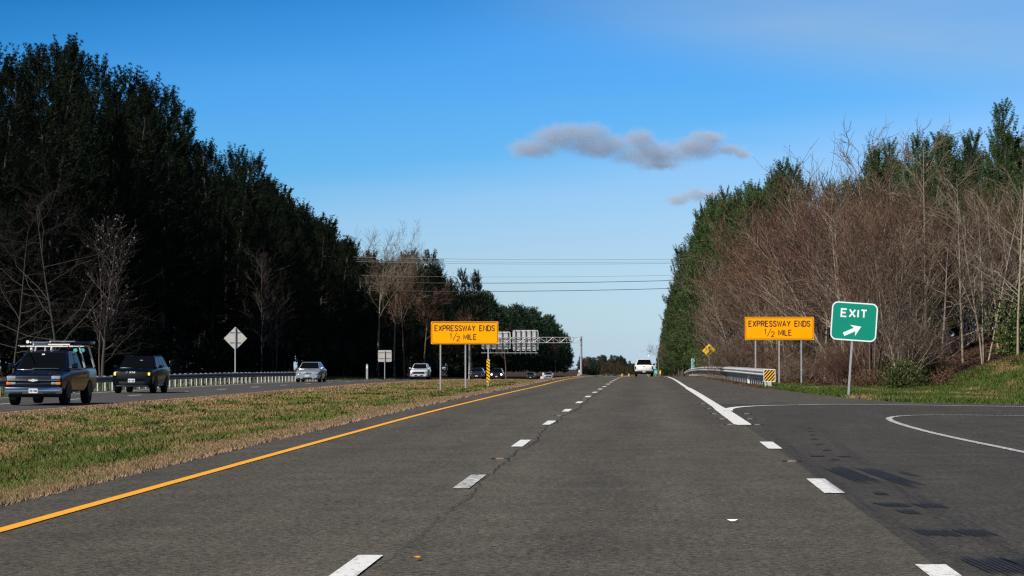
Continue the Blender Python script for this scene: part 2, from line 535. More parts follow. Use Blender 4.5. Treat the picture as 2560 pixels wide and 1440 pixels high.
def ground_mat():
    m = bpy.data.materials.new('ground_soil_and_grass'); m.use_nodes = True
    nt = m.node_tree; n, l = nt.nodes, nt.links
    b = n['Principled BSDF']; b.inputs['Roughness'].default_value = .95; b.inputs['Specular IOR Level'].default_value = .1
    tc = n.new('ShaderNodeTexCoord'); co = tc.outputs['Object']
    t = n.new('ShaderNodeTexNoise'); t.inputs['Scale'].default_value = .35; t.inputs['Detail'].default_value = 8
    t.inputs['Roughness'].default_value = .65
    l.new(co, t.inputs['Vector'])
    r_ = n.new('ShaderNodeValToRGB')
    e = r_.color_ramp.elements
    e[0].position = .38; e[0].color = (.050, .082, .014, 1)
    e[1].position = .60; e[1].color = (.150, .100, .050, 1)
    l.new(t.outputs['Fac'], r_.inputs[0])
    # forest floor: brown leaves outside the mown verge
    sep = n.new('ShaderNodeSeparateXYZ'); l.new(co, sep.inputs[0])
    f1 = n.new('ShaderNodeMapRange'); l.new(sep.outputs['X'], f1.inputs[0])
    f1.inputs[1].default_value = -36; f1.inputs[2].default_value = -40
    fl = n.new('ShaderNodeMix'); fl.data_type = 'RGBA'
    l.new(f1.outputs[0], fl.inputs['Factor'])
    l.new(r_.outputs[0], fl.inputs['A']); fl.inputs['B'].default_value = (.040, .026, .016, 1)
    # right: forest floor beyond Y 122 and X > 8
    fy = n.new('ShaderNodeMapRange'); l.new(sep.outputs['Y'], fy.inputs[0]); fy.inputs[1].default_value = 116; fy.inputs[2].default_value = 124
    fx = n.new('ShaderNodeMapRange'); l.new(sep.outputs['X'], fx.inputs[0]); fx.inputs[1].default_value = 6.8; fx.inputs[2].default_value = 8
    fm = n.new('ShaderNodeMath'); fm.operation = 'MULTIPLY'; l.new(fy.outputs[0], fm.inputs[0]); l.new(fx.outputs[0], fm.inputs[1])
    f2 = n.new('ShaderNodeMix'); f2.data_type = 'RGBA'; l.new(fm.outputs[0], f2.inputs['Factor'])
    l.new(fl.outputs['Result'], f2.inputs['A']); f2.inputs['B'].default_value = (.042, .024, .014, 1)
    t2 = n.new('ShaderNodeTexNoise'); t2.inputs['Scale'].default_value = 14; t2.inputs['Detail'].default_value = 6
    l.new(co, t2.inputs['Vector'])
    mr = n.new('ShaderNodeMapRange'); l.new(t2.outputs['Fac'], mr.inputs[0])
    mr.inputs[1].default_value = .3; mr.inputs[2].default_value = .7; mr.inputs[3].default_value = .55; mr.inputs[4].default_value = 1.4
    mm = n.new('ShaderNodeMix'); mm.data_type = 'RGBA'; mm.blend_type = 'MULTIPLY'; mm.inputs['Factor'].default_value = 1
    l.new(f2.outputs['Result'], mm.inputs['A'])
    cb = n.new('ShaderNodeCombineXYZ')
    for i in range(3): l.new(mr.outputs[0], cb.inputs[i])
    l.new(cb.outputs[0], mm.inputs['B'])
    l.new(mm.outputs['Result'], b.inputs['Base Color'])
    bp = n.new('ShaderNodeBump'); bp.inputs['Strength'].default_value = .8; bp.inputs['Distance'].default_value = .05
    l.new(t2.outputs['Fac'], bp.inputs['Height']); l.new(bp.outputs[0], b.inputs['Normal'])
    return m


M['ground'] = ground_mat()


def blade_mat(name, bias, tan1=(.30, .20, .095), tan2=(.17, .11, .05), gr1=(.050, .085, .012), gr2=(.150, .175, .030), scale=.5):
    m = bpy.data.materials.new(name); m.use_nodes = True
    nt = m.node_tree; n, l = nt.nodes, nt.links
    b = n['Principled BSDF']; b.inputs['Roughness'].default_value = .7; b.inputs['Specular IOR Level'].default_value = .15
    tc = n.new('ShaderNodeTexCoord')
    mp = n.new('ShaderNodeMapping'); mp.inputs['Scale'].default_value = (1.0, .30, 0)
    l.new(tc.outputs['Object'], mp.inputs[0])
    t = n.new('ShaderNodeTexNoise'); t.inputs['Scale'].default_value = scale; t.inputs['Detail'].default_value = 4
    t.inputs['Roughness'].default_value = .55
    l.new(mp.outputs[0], t.inputs['Vector'])
    g = n.new('ShaderNodeNewGeometry')
    a = n.new('ShaderNodeMath'); a.operation = 'MULTIPLY_ADD'
    l.new(g.outputs['Random Per Island'], a.inputs[0]); a.inputs[1].default_value = .08
    l.new(t.outputs['Fac'], a.inputs[2])
    f = n.new('ShaderNodeMapRange'); l.new(a.outputs[0], f.inputs[0])
    f.inputs[1].default_value = .49 + bias; f.inputs[2].default_value = .60 + bias
    def pair(c1, c2):
        x = n.new('ShaderNodeMix'); x.data_type = 'RGBA'
        rr = n.new('ShaderNodeMath'); rr.operation = 'FRACT'
        r2 = n.new('ShaderNodeMath'); r2.operation = 'MULTIPLY'; r2.inputs[1].default_value = 17.3
        l.new(g.outputs['Random Per Island'], r2.inputs[0]); l.new(r2.outputs[0], rr.inputs[0])
        l.new(rr.outputs[0], x.inputs['Factor'])
        x.inputs['A'].default_value = (*c1, 1); x.inputs['B'].default_value = (*c2, 1)
        return x.outputs['Result']
    mx = n.new('ShaderNodeMix'); mx.data_type = 'RGBA'
    l.new(f.outputs[0], mx.inputs['Factor'])
    l.new(pair(gr1, gr2), mx.inputs['A']); l.new(pair(tan1, tan2), mx.inputs['B'])
    l.new(mx.outputs['Result'], b.inputs['Base Color'])
    return m


M['blade'] = blade_mat('median_grass_blades', -.03)
M['blade_dry'] = blade_mat('dry_grass_blades', -.5, (.36, .25, .15), (.17, .105, .062))
M['blade_green'] = blade_mat('verge_grass_blades', .09, gr1=(.028, .058, .009), gr2=(.072, .100, .016))  # greens darkened to put the right bank's shade into the grass colour


# ------------------------------------------------------------------ ground and roads
def stations():
    ys = list(np.arange(-30, 60, 3.0)) + list(np.arange(60, 92, 1.0)) + list(np.arange(92, 320, 4.0))
    ys += list(np.arange(320, 1000, 20.0)) + list(np.arange(1000, 2600, 100.0)) + [2600, 3200, 4000, 5500, 9000]
    return ys


YS = stations()


def ground():
    xs = [-3000, -1200, -600, -300, -120, -90, -70, -60, -50, -42, -38, -34, -31, -29, -27.25, -27.15, -18.25, -18.15, -17.5, -16, -14.5, -13, -11.5,
          -10, -8.2, -7, -6.2, -5.8, -5.7, -3, 1, 3.5, 4.0, 4.4, 4.8, 5.2, 5.6, 6, 6.5, 7, 7.5, 8, 9, 10, 11, 11.5, 12, 12.5, 13, 14, 15, 16, 17.5, 19, 22, 30,
          60, 120, 300, 600, 1200, 3000]
    V, Fc = [], []
    for y in YS:
        for x in xs:
            z = terr(max(-600, min(600, x)), y)
            road = (-27.2 < x < -18.2) or (-5.75 < x < edgeR(y))
            z -= .06 if road else 0.0
            if not road and y < 70 and 1 < x < 31: z -= .06
            V.append((x, y, z))
    nx = len(xs)
    for j in range(len(YS) - 1):
        for i in range(nx - 1):
            a = j * nx + i
            Fc.append((a, a + 1, a + nx + 1, a + nx))
    o = mesh_from('ground', V, Fc, M['ground'])
    for p in o.data.polygons: p.use_smooth = True
    tag(o, kind='structure')


ground()


def strip(name, xl, xr, m, dz, y0=-30, y1=9000, nx=2, kind='structure', ys=None):
    """a sheet following the road profile between two edges (numbers or functions of Y)"""
    f = lambda q, y: q(y) if callable(q) else q
    yy = ys or [y for y in YS if y0 < y < y1]
    if ys is None: yy = [y0] + yy + [y1]
    V, Fc = [], []
    for y in yy:
        a, b = f(xl, y), f(xr, y)
        for i in range(nx + 1):
            x = a + (b - a) * i / nx
            V.append((x, y, P(y) + (float(np.interp(x, CX, CZ)) if x < -5.8 else 0) + dz))
    for j in range(len(yy) - 1):
        for i in range(nx):
            a = j * (nx + 1) + i
            Fc.append((a, a + 1, a + nx + 2, a + nx + 1))
    o = mesh_from(name, V, Fc, m)
    tag(o, kind=kind)
    return o


strip('road', -5.12, 1.9, M['asphalt'], 0.0)
strip('road_shoulder', -5.80, -5.12, M['shoulder'], 0.0)
strip('oncoming_road', -27.2, -18.2, M['asphalt2'], 0.004)
ysx = sorted(set(list(np.arange(-30, 60, 3.0)) + list(np.arange(60, 92, .5)) + [y for y in YS if y >= 92 and y < 900] + [900]))
LANE = lambda y: float(np.interp(y, [0, 18, 38, 48, 55, 60, 66, 71], [5.7, 5.6, 5.2, 4.9, 5.2, 5.2, 3.2, 1.95]))
strip('exit_ramp', 1.9, edgeR, M['asphalt3'], 0.0, ys=ysx, nx=3)
strip('gore_shoulder', 1.98, lambda y: edgeR(y) - .02, M['shoulder'], 0.004, ys=[y for y in ysx if y >= 74], nx=2)


def ribbon(name, pts, width, m, dz=.008, uv=False, kind='structure', taper=None, jitter=0):
    """painted line along ground points (X, Y)"""
    V, Fc, UV = [], [], []
    pts = [Vector((p[0], p[1])) for p in pts]
    rnd = random.Random(7)
    for i, p in enumerate(pts):
        a = pts[max(0, i - 1)]; b = pts[min(len(pts) - 1, i + 1)]
        t = (b - a).normalized(); nrm = Vector((-t.y, t.x))
        w = (width[i] if isinstance(width, (list, tuple)) else width) / 2
        j = rnd.uniform(-jitter, jitter)
        for s in (-1, 1):
            q = p + nrm * (w * s + j)
            V.append((q.x, q.y, P(q.y) + (float(np.interp(q.x, CX, CZ)) if q.x < -5.8 else 0) + dz))
            UV.append(((s + 1) / 2, i / (len(pts) - 1)))
    for i in range(len(pts) - 1):
        a = 2 * i
        Fc.append((a, a + 1, a + 3, a + 2))
    o = mesh_from(name, V, Fc, m)
    if uv:
        ul = o.data.uv_layers.new(name='UVMap')
        for lp in o.data.loops:
            ul.data[lp.index].uv = UV[lp.vertex_index]
    tag(o, kind=kind)
    return o


def line_x(x, y0, y1):
    return [(x, y) for y in [y0] + [y for y in YS if y0 < y < y1] + [y1]]


def chaikin(pts, n=3):
    for _ in range(n):
        q = [pts[0]]
        for a, b in zip(pts[:-1], pts[1:]):
            q += [(a[0] * .75 + b[0] * .25, a[1] * .75 + b[1] * .25), (a[0] * .25 + b[0] * .75, a[1] * .25 + b[1] * .75)]
        pts = q + [pts[-1]]
    return pts


ribbon('yellow_edge_line', line_x(-5.02, -20, 2500), .13, M['line_yellow'])
ribbon('oncoming_yellow_line', line_x(-18.62, 20, 2500), .13, M['line_yellow'], dz=.012)
ribbon('oncoming_edge_line', line_x(-25.95, 20, 2500), .13, M['line_white'], dz=.012)
yw = [51.6, 54, 58, 62, 66, 70, 76] + [y for y in YS if 76 < y < 2400]
ribbon('right_edge_line', [(1.87, y) for y in yw], [.33 if y < 70 else (.26 if y < 120 else .17) for y in yw], M['line_white'], dz=.010)
gc = chaikin([(1.98, 64.6), (2.05, 67.2), (2.45, 70.0), (3.2, 71.9), (4.3, 73.1), (5.4, 73.9), (6.9, 73.2), (8.4, 71.9), (10, 70.5), (14, 67.5), (20, 62)])
ribbon('ramp_edge_line', gc, [.24 if p[0] < 3 else .17 for p in gc], M['line_white'], dz=.014)
ic = chaikin([(5.75, 0), (5.68, 18), (5.35, 34), (5.22, 38), (5.0, 43), (4.88, 48.3), (4.92, 54.5), (5.2, 58.4), (6.0, 60.4), (7.2, 60.4), (8.6, 59.4), (12, 56.5), (18, 50)])
ribbon('ramp_inner_line', ic, .13, M['line_worn'], dz=.010)


def dashes(name, x, centres, L, w, m, dz=.010):
    V, Fc = [], []
    for c in centres:
        ys_ = [c - L / 2, c, c + L / 2]
        b = len(V)
        for y in ys_:
            for s in (-1, 1):
                xx = x + s * w / 2
                V.append((xx, y, P(y) + (float(np.interp(xx, CX, CZ)) if xx < -5.8 else 0) + dz))
        Fc += [(b, b + 1, b + 3, b + 2), (b + 2, b + 3, b + 5, b + 4)]
    return tag(mesh_from(name, V, Fc, m), kind='structure')


lc = [16.9 + 12.05 * k for k in range(70)]
dashes('lane_dashes', -1.87, [lc[0]] + lc[2:], 3.05, .17, M['line_white'])
dashes('worn_lane_dash', -1.87, [lc[1]], 3.0, .17, M['line_worn'])
dashes('exit_lane_dashes', 1.86, [16.3, 40.3], 3.0, .20, M['line_white'])
dashes('worn_exit_dash', 1.86, [28.2], 3.0, .20, paint_mat('scuffed_white_paint', (.60, .60, .58), .45, 9, (1.5, 1.0, 1)))
dashes('oncoming_lane_dashes', -22.3, [20 + 12.19 * k for k in range(90)], 3.05, .15, M['line_white'], dz=.012)

# seam crack beside the lane line, wandering
rnd = random.Random(4)
cp, x = [], -1.72
for y in np.arange(12, 120, .35):
    x += rnd.uniform(-.03, .03) + (-1.735 - x) * .12
    cp.append((x, y))
ribbon('seam_crack', cp, [.012 + .012 * rnd.random() + .0001 * p[1] for p in cp], M['crack'], dz=.014, uv=True)


def gp(u, v):
    p = at(u, v, 50); d = Vector((p.x, 50, p.z - CAMZ))
    t = -CAMZ / d.z
    return (d.x * t, 50 * t)


# tyre marks on the exit lane
def mark(quad, m='rubber'):
    """a patch of rubber printed by the ribs of a tyre: several narrow parallel strips"""
    (u0, v0), (u1, v1), w = quad
    a, b = Vector(gp(u0, v0)), Vector(gp(u1, v1))
    t = (b - a).normalized(); nrm = Vector((-t.y, t.x))
    rr = random.Random(int(u0 * 7 + v0))
    n = max(4, int(w / .040)); V, Fc, UV = [], [], []
    for i in range(n):
        off = (i + .5) / n - .5
        ends = .5 - abs(off) * .25
        s0, s1 = rr.uniform(0, .18), 1 - rr.uniform(0, .18)
        for k in range(9):
            q = s0 + (s1 - s0) * k / 8
            p = a.lerp(b, q) + nrm * (off * w)
            for s_ in (-1, 1):
                e_ = p + nrm * s_ * w / n * .37
                V.append((e_.x, e_.y, P(e_.y) + .010)); UV.append(((s_ + 1) / 2 * .3 + .35, k / 8))
        b0 = len(V) - 18
        for k in range(8): Fc.append((b0 + 2 * k, b0 + 2 * k + 1, b0 + 2 * k + 3, b0 + 2 * k + 2))
    o = mesh_from('tyre_mark', V, Fc, M[m])
    ul = o.data.uv_layers.new(name='UVMap')
    for lp in o.data.loops: ul.data[lp.index].uv = UV[lp.vertex_index]
    return tag(o, kind='structure')


for q in [((2188, 1212), (2068, 1164), .30), ((2318, 1226), (2138, 1164), .24), ((2300, 1195), (2240, 1176), .10),
          ((2258, 1270), (2206, 1256), .26), ((2352, 1273), (2296, 1257), .24), ((2290, 1288), (2252, 1274), .16),
          ((2372, 1345), (2308, 1321), .28), ((2472, 1345), (2400, 1321), .26), ((2560, 1446), (2428, 1388), .32),
          ((2680, 1446), (2526, 1390), .28), ((2212, 1240), (2190, 1230), .12)]:
    mark(q)
for (u0, u1, v) in [(2020, 2066, 1141), (2090, 2130, 1142), (2072, 2100, 1150), (2052, 2080, 1126), (2036, 2060, 1111), (2024, 2048, 1098),
                    (2022, 2040, 1088), (2018, 2034, 1078), (2018, 2032, 1070)]:
    a, b = gp(u0, v), gp(u1, v)
    ribbon('tyre_mark', [(a[0] + (b[0] - a[0]) * t / 4, a[1]) for t in range(5)], .30, M['rubber'], dz=.010, uv=True)
for pts in [[(2052, 1068), (2075, 1095), (2110, 1125), (2170, 1165), (2240, 1210), (2330, 1265), (2440, 1325), (2560, 1388), (2700, 1460)],
            [(1905, 1065), (1940, 1095), (1990, 1135), (2050, 1185), (2130, 1245), (2230, 1310), (2350, 1380), (2470, 1450)],
            [(2180, 1195), (2260, 1240), (2340, 1290), (2450, 1350), (2560, 1405)]]:
    g = chaikin([gp(*p) for p in pts], 2)
    ribbon('faint_tyre_track', g, .22, M['rubber_thin'], dz=.009 - .0, uv=True)
tg = [o for o in C.objects if o.name.startswith('faint_tyre_track')]
for i, o in enumerate(tg): o.location.z = .002 * i


# ------------------------------------------------------------------ mesh builders for objects
class MB:
    def __init__(s): s.v, s.f = [], []

    def add(s, vs, fs):
        b = len(s.v); s.v += [tuple(v) for v in vs]; s.f += [tuple(i + b for i in f) for f in fs]

    def box(s, x0, x1, y0, y1, z0, z1, bev=0, seg=2):
        if bev <= 0:
            s.add([(x0, y0, z0), (x1, y0, z0), (x1, y1, z0), (x0, y1, z0), (x0, y0, z1), (x1, y0, z1), (x1, y1, z1), (x0, y1, z1)],
                  [(0, 3, 2, 1), (4, 5, 6, 7), (0, 1, 5, 4), (1, 2, 6, 5), (2, 3, 7, 6), (3, 0, 4, 7)])
            return
        s.hexa([(x0, y0, z0), (x1, y0, z0), (x1, y1, z0), (x0, y1, z0), (x0, y0, z1), (x1, y0, z1), (x1, y1, z1), (x0, y1, z1)], bev, seg)

    def hexa(s, c, bev=.02, seg=2):
        bm = bmesh.new()
        vs = [bm.verts.new(p) for p in c]
        for f in [(0, 3, 2, 1), (4, 5, 6, 7), (0, 1, 5, 4), (1, 2, 6, 5), (2, 3, 7, 6), (3, 0, 4, 7)]:
            bm.faces.new([vs[i] for i in f])
        bmesh.ops.bevel(bm, geom=list(bm.edges), offset=bev, segments=seg, affect='EDGES', profile=.5)
        bm.verts.index_update()
        s.add([v.co[:] for v in bm.verts], [[v.index for v in f.verts] for f in bm.faces])
        bm.free()

    def tube(s, pts, r, n=8, cap=True):
        pts = [Vector(p) for p in pts]
        b = len(s.v)
        rr = r if isinstance(r, (list, tuple)) else [r] * len(pts)
        for i, p in enumerate(pts):
            t = (pts[min(i + 1, len(pts) - 1)] - pts[max(i - 1, 0)]).normalized()
            a = Vector((0, 0, 1)) if abs(t.z) < .9 else Vector((1, 0, 0))
            u = t.cross(a).normalized(); w = t.cross(u)
            for k in range(n):
                an = 2 * math.pi * k / n
                s.v.append(tuple(p + (u * math.cos(an) + w * math.sin(an)) * rr[i]))
        for i in range(len(pts) - 1):
            for k in range(n):
                a0 = b + i * n + k; a1 = b + i * n + (k + 1) % n
                s.f.append((a0, a1, a1 + n, a0 + n))
        if cap:
            s.f.append(tuple(b + k for k in range(n))[::-1])
            s.f.append(tuple(b + (len(pts) - 1) * n + k for k in range(n)))

    def prism(s, poly, y0, y1):
        """polygon in x,z extruded along y"""
        n = len(poly); b = len(s.v)
        s.v += [(p[0], y0, p[1]) for p in poly] + [(p[0], y1, p[1]) for p in poly]
        s.f.append(tuple(range(b, b + n))); s.f.append(tuple(range(b + 2 * n - 1, b + n - 1, -1)))
        for i in range(n):
            j = (i + 1) % n
            s.f.append((b + i, b + n + i, b + n + j, b + j))

    def lathe_x(s, prof, cx, cy, cz, n=24):
        """profile (x offset, radius) turned round the x axis"""
        b = len(s.v); m = len(prof)
        for k in range(n):
            a = 2 * math.pi * k / n
            for (dx, r) in prof:
                s.v.append((cx + dx, cy + r * math.cos(a), cz + r * math.sin(a)))
        for k in range(n):
            for i in range(m - 1):
                a0 = b + k * m + i; b0 = b + ((k + 1) % n) * m + i
                s.f.append((a0, b0, b0 + 1, a0 + 1))

    def build(s, name, m, parent=None, ang=35):
        o = mesh_from(name, s.v, s.f, m, parent, smooth_angle=ang)
        bm = bmesh.new(); bm.from_mesh(o.data)
        bmesh.ops.recalc_face_normals(bm, faces=bm.faces)
        bm.to_mesh(o.data); bm.free()
        return o


def rrect(w, h, r, n=6, cx=0, cz=0):
    pts = []
    for (sx, sz, a0) in ((1, 1, 0), (-1, 1, 90), (-1, -1, 180), (1, -1, 270)):
        for k in range(n + 1):
            a = R(a0 + 90 * k / n)
            pts.append((cx + sx * (w / 2 - r) + r * math.cos(a), cz + sz * (h / 2 - r) + r * math.sin(a)))
    return pts


def ring(mb, w, h, r, t, y, d=.003):
    a = rrect(w, h, r); b = rrect(w - 2 * t, h - 2 * t, max(.005, r - t)); n = len(a); k = len(mb.v)
    mb.v += [(p[0], y, p[1]) for p in a] + [(p[0], y, p[1]) for p in b]
    for i in range(n):
        j = (i + 1) % n
        mb.f.append((k + i, k + n + i, k + n + j, k + j))


GL = {
    'E': (.62, [[(.62, 1), (0, 1), (0, 0), (.62, 0)], [(0, .52), (.5, .52)]]),
    'X': (.68, [[(0, 0), (.68, 1)], [(0, 1), (.68, 0)]]),
    'P': (.64, [[(0, 0), (0, 1), (.4, 1), (.58, .93), (.64, .76), (.58, .56), (.4, .48), (0, .48)]]),
    'R': (.66, [[(0, 0), (0, 1), (.4, 1), (.58, .93), (.64, .76), (.58, .57), (.4, .5), (0, .5)], [(.36, .5), (.66, 0)]]),
    'S': (.62, [[(.60, .80), (.52, .95), (.32, 1), (.12, .95), (.02, .78), (.10, .60), (.32, .52), (.54, .43), (.62, .24), (.52, .06), (.30, 0), (.10, .06), (0, .22)]]),
    'W': (.90, [[(0, 1), (.22, 0), (.45, .9), (.68, 0), (.90, 1)]]),
    'A': (.72, [[(0, 0), (.36, 1), (.72, 0)], [(.13, .32), (.59, .32)]]),
    'Y': (.68, [[(0, 1), (.34, .46), (.68, 1)], [(.34, .46), (.34, 0)]]),
    'N': (.66, [[(0, 0), (0, 1), (.66, 0), (.66, 1)]]),
    'D': (.66, [[(0, 0), (0, 1), (.34, 1), (.56, .9), (.66, .7), (.66, .3), (.56, .1), (.34, 0), (0, 0)]]),
    'M': (.82, [[(0, 0), (0, 1), (.41, .25), (.82, 1), (.82, 0)]]),
    'I': (.0, [[(0, 0), (0, 1)]]),
    'L': (.56, [[(0, 1), (0, 0), (.56, 0)]]),
    'T': (.66, [[(0, 1), (.66, 1)], [(.33, 1), (.33, 0)]]),
    'K': (.66, [[(0, 0), (0, 1)], [(.62, 1), (0, .42)], [(.22, .6), (.66, 0)]]),
    'C': (.62, [[(.6, .8), (.48, .96), (.3, 1), (.1, .92), (0, .7), (0, .3), (.1, .08), (.3, 0), (.48, .04), (.6, .2)]]),
    'V': (.66, [[(0, 1), (.33, 0), (.66, 1)]]),
    'B': (.62, [[(0, 0), (0, 1), (.4, 1), (.56, .9), (.56, .62), (.4, .52), (0, .52)], [(.4, .52), (.62, .4), (.62, .12), (.42, 0), (0, 0)]]),
    'U': (.64, [[(0, 1), (0, .25), (.12, .04), (.32, 0), (.52, .04), (.64, .25), (.64, 1)]]),
    'J': (.5, [[(.5, 1), (.5, .2), (.38, .02), (.2, 0), (.04, .1), (0, .25)]]),
    '1': (.2, [[(0, .8), (.18, 1), (.18, 0)]]),
    '2': (.60, [[(.02, .76), (.10, .93), (.30, 1), (.50, .94), (.58, .76), (.50, .56), (0, 0), (.60, 0)]]),
    '0': (.6, [[(.3, 1), (.08, .9), (0, .6), (0, .4), (.08, .1), (.3, 0), (.52, .1), (.6, .4), (.6, .6), (.52, .9), (.3, 1)]]),
    '4': (.6, [[(.46, 0), (.46, 1), (0, .3), (.6, .3)]]),
    '6': (.58, [[(.5, .95), (.25, .95), (.04, .6), (0, .3), (.1, .05), (.3, 0), (.5, .08), (.58, .3), (.48, .5), (.3, .56), (.08, .45)]]),
    '7': (.56, [[(0, 1), (.56, 1), (.2, 0)]]),
    '8': (.56, [[(.28, .53), (.06, .64), (.04, .86), (.28, 1), (.52, .86), (.5, .64), (.28, .53), (.02, .38), (.02, .12), (.28, 0), (.54, .12), (.54, .38), (.28, .53)]]),
    '-': (.35, [[(0, .5), (.35, .5)]]), '/': (.5, [[(0, 0), (.5, 1)]]),
    'H': (.64, [[(0, 0), (0, 1)], [(.64, 0), (.64, 1)], [(0, .52), (.64, .52)]]),
    'Z': (.6, [[(0, 1), (.6, 1), (0, 0), (.6, 0)]]),
    'F': (.58, [[(.58, 1), (0, 1), (0, 0)], [(0, .52), (.46, .52)]]),
    '3': (.56, [[(0, .85), (.2, 1), (.45, .95), (.5, .7), (.25, .54), (.54, .38), (.5, .08), (.25, 0), (0, .15)]]),
    '5': (.56, [[(.5, 1), (.06, 1), (.03, .56), (.3, .62), (.54, .45), (.54, .2), (.3, 0), (0, .12)]]),
    '9': (.58, [[(.08, .05), (.33, .05), (.54, .4), (.58, .7), (.48, .95), (.28, 1), (.08, .92), (0, .7), (.1, .5), (.28, .44), (.5, .55)]]),
}


def text_width(s, h, sp):
    w = 0
    for c in s:
        w += (.5 if c == ' ' else GL[c][0]) * h + sp * h
    return w - sp * h


def text(mb, s, cx, zb, h, st, y, sp=.28, wid=None, left=None, skew=0):
    """stroke lettering in the x,z plane facing -y"""
    tw = text_width(s, h, sp)
    kx = 1.0 if wid is None else wid / tw
    x = (cx - tw * kx / 2) if left is None else left
    lay = 0
    for c in s:
        if c == ' ':
            x += (.5 + sp) * h * kx; continue
        gw, strokes = GL[c]
        for pl in strokes:
            q = [Vector((x + p[0] * h * kx + skew * p[1] * h, zb + p[1] * h)) for p in pl]
            closed = (q[0] - q[-1]).length < 1e-6
            n = len(q)
            L_, R2 = [], []
            for i in range(n):
                if closed:
                    a, b = q[i - 1 if i > 0 else n - 2], q[i + 1 if i < n - 1 else 1]
                else:
                    a, b = q[max(0, i - 1)], q[min(n - 1, i + 1)]
                d1 = (q[i] - a).normalized() if (q[i] - a).length > 1e-9 else (b - q[i]).normalized()
                d2 = (b - q[i]).normalized() if (b - q[i]).length > 1e-9 else d1
                nm = Vector((-(d1.y + d2.y), d1.x + d2.x))
                nm = nm.normalized() if nm.length > 1e-6 else Vector((-d1.y, d1.x))
                k = 1 / max(.45, nm.dot(Vector((-d1.y, d1.x))))
                e = 0
                p = q[i]
                if not closed and i == 0: p = p - d2 * st * .5 * e
                L_.append(p + nm * st / 2 * k); R2.append(p - nm * st / 2 * k)
            b0 = len(mb.v); yy = y - .0006 * (lay % 4); lay += 1
            mb.v += [(p.x, yy, p.y) for p in L_] + [(p.x, yy, p.y) for p in R2]
            for i in range(n - 1):
                mb.f.append((b0 + i, b0 + i + 1, b0 + n + i + 1, b0 + n + i))
        x += (gw + sp) * h * kx


def slab(name, poly, y0, y1, m, parent, ang=35):
    mb = MB(); mb.prism(poly, y0, y1)
    return mb.build(name, m, parent, ang)


def flat(name, mb, m, parent):
    o = mesh_from(name, mb.v, mb.f, m, parent)
    return o


# ------------------------------------------------------------------ signs
def sign_posts(e, xs, z0s, z1, w=.075, y=.06):
    for x, z0 in zip(xs, z0s):
        mb = MB()
        # square perforated steel tube
        mb.box(x - w / 2, x + w / 2, y - w / 2, y + w / 2, z0 - .4, z1, .006, 1)
        for k in range(int((z1 - z0) / .16)):
            zz = z0 + .2 + k * .16
            mb.box(x - .008, x + .008, y - w / 2 - .0015, y - w / 2 + .01, zz, zz + .016)
        mb.build('post', M['steel'], e)


def expressway_sign(name, uv, Y, W, H, post_u, label, round_panel=True):
    c = at(*uv, Y)
    gz = terr(c.x, Y)
    e = empty(name, (c.x, Y, gz), 0, label, 'road sign', 'orange expressway ends warning signs')
    zc = c.z - gz
    rot_ = 0
    slab('panel', rrect(W, H, .05 if round_panel else .02, cz=zc), 0, .012, M['orange'], e)
    mb = MB()
    ring(mb, W - .07, H - .07, .09 if round_panel else .05, .028, -.004)
    for i in range(len(mb.v)): mb.v[i] = (mb.v[i][0], mb.v[i][1], mb.v[i][2] + zc)
    flat('border', mb, M['black'], e)
    mb = MB()
    text(mb, 'EXPRESSWAY ENDS', .0, zc + H * .09, H * .230, .048, -.006, wid=W * .885, sp=.26)
    text(mb, 'MILE', 0, zc - H * .30, H * .230, .043, -.006, sp=.30, left=-W * .012, wid=W * .185)
    text(mb, '1', 0, zc - H * .25, H * .22, .034, -.006, left=-W * .215)
    text(mb, '/', 0, zc - H * .34, H * .34, .028, -.006, left=-W * .175, sp=0)
    text(mb, '2', 0, zc - H * .36, H * .22, .034, -.006, left=-W * .118)
    flat('lettering', mb, M['black'], e)
    for dz in (-.3, .3):
        mb = MB(); mb.box(-W / 2 + .1, W / 2 - .1, .012, .022, zc + dz * H - .03, zc + dz * H + .03)
        mb.build('stiffener', M['steel'], e)
    xs = [at(u, 900, Y).x - c.x for u in post_u]
    sign_posts(e, xs, [terr(c.x + x, Y) - gz for x in xs], zc + H / 2 - .06)
    return e, xs, zc


e1, xs1, zc1 = expressway_sign('warning_sign', (1161.5, 832), 140, 3.50, 1.17, (1101, 1163.5, 1220.5),
                               'orange EXPRESSWAY ENDS 1/2 MILE sign standing in the grass median')
# striped wrap round the right-hand post
mb = MB(); mb2 = MB()
z0 = at(1220, 956, 140).z - e1.location.z; z1 = at(1220, 899, 140).z - e1.location.z
xp = xs1[2]
wv = .085
mb.box(xp - wv, xp + wv, .005, .018, z0, z1, .003, 1)
mb.build('striped_marker', M['yellow'], e1)
n = 7; st = (z1 - z0) / n
for k in range(n + 1):
    za = z1 - (k + .62) * st + .05
    poly = [(xp - wv, za + .085), (xp - wv, za + .02), (xp + wv, za - .11), (xp + wv, za - .045)]
    poly = [(x_, min(max(z_, z0), z1)) for x_, z_ in poly]
    if len(set(p[1] for p in poly)) < 3: continue
    mb2.prism(poly[::-1], .002, .004)
flat('stripe', mb2, M['black'], e1)

expressway_sign('warning_sign', (1948.5, 821), 138, 3.50, 1.17, (1889, 1948, 2003.5),
                'orange EXPRESSWAY ENDS 1/2 MILE sign by the bare trees, behind the striped guardrail end')

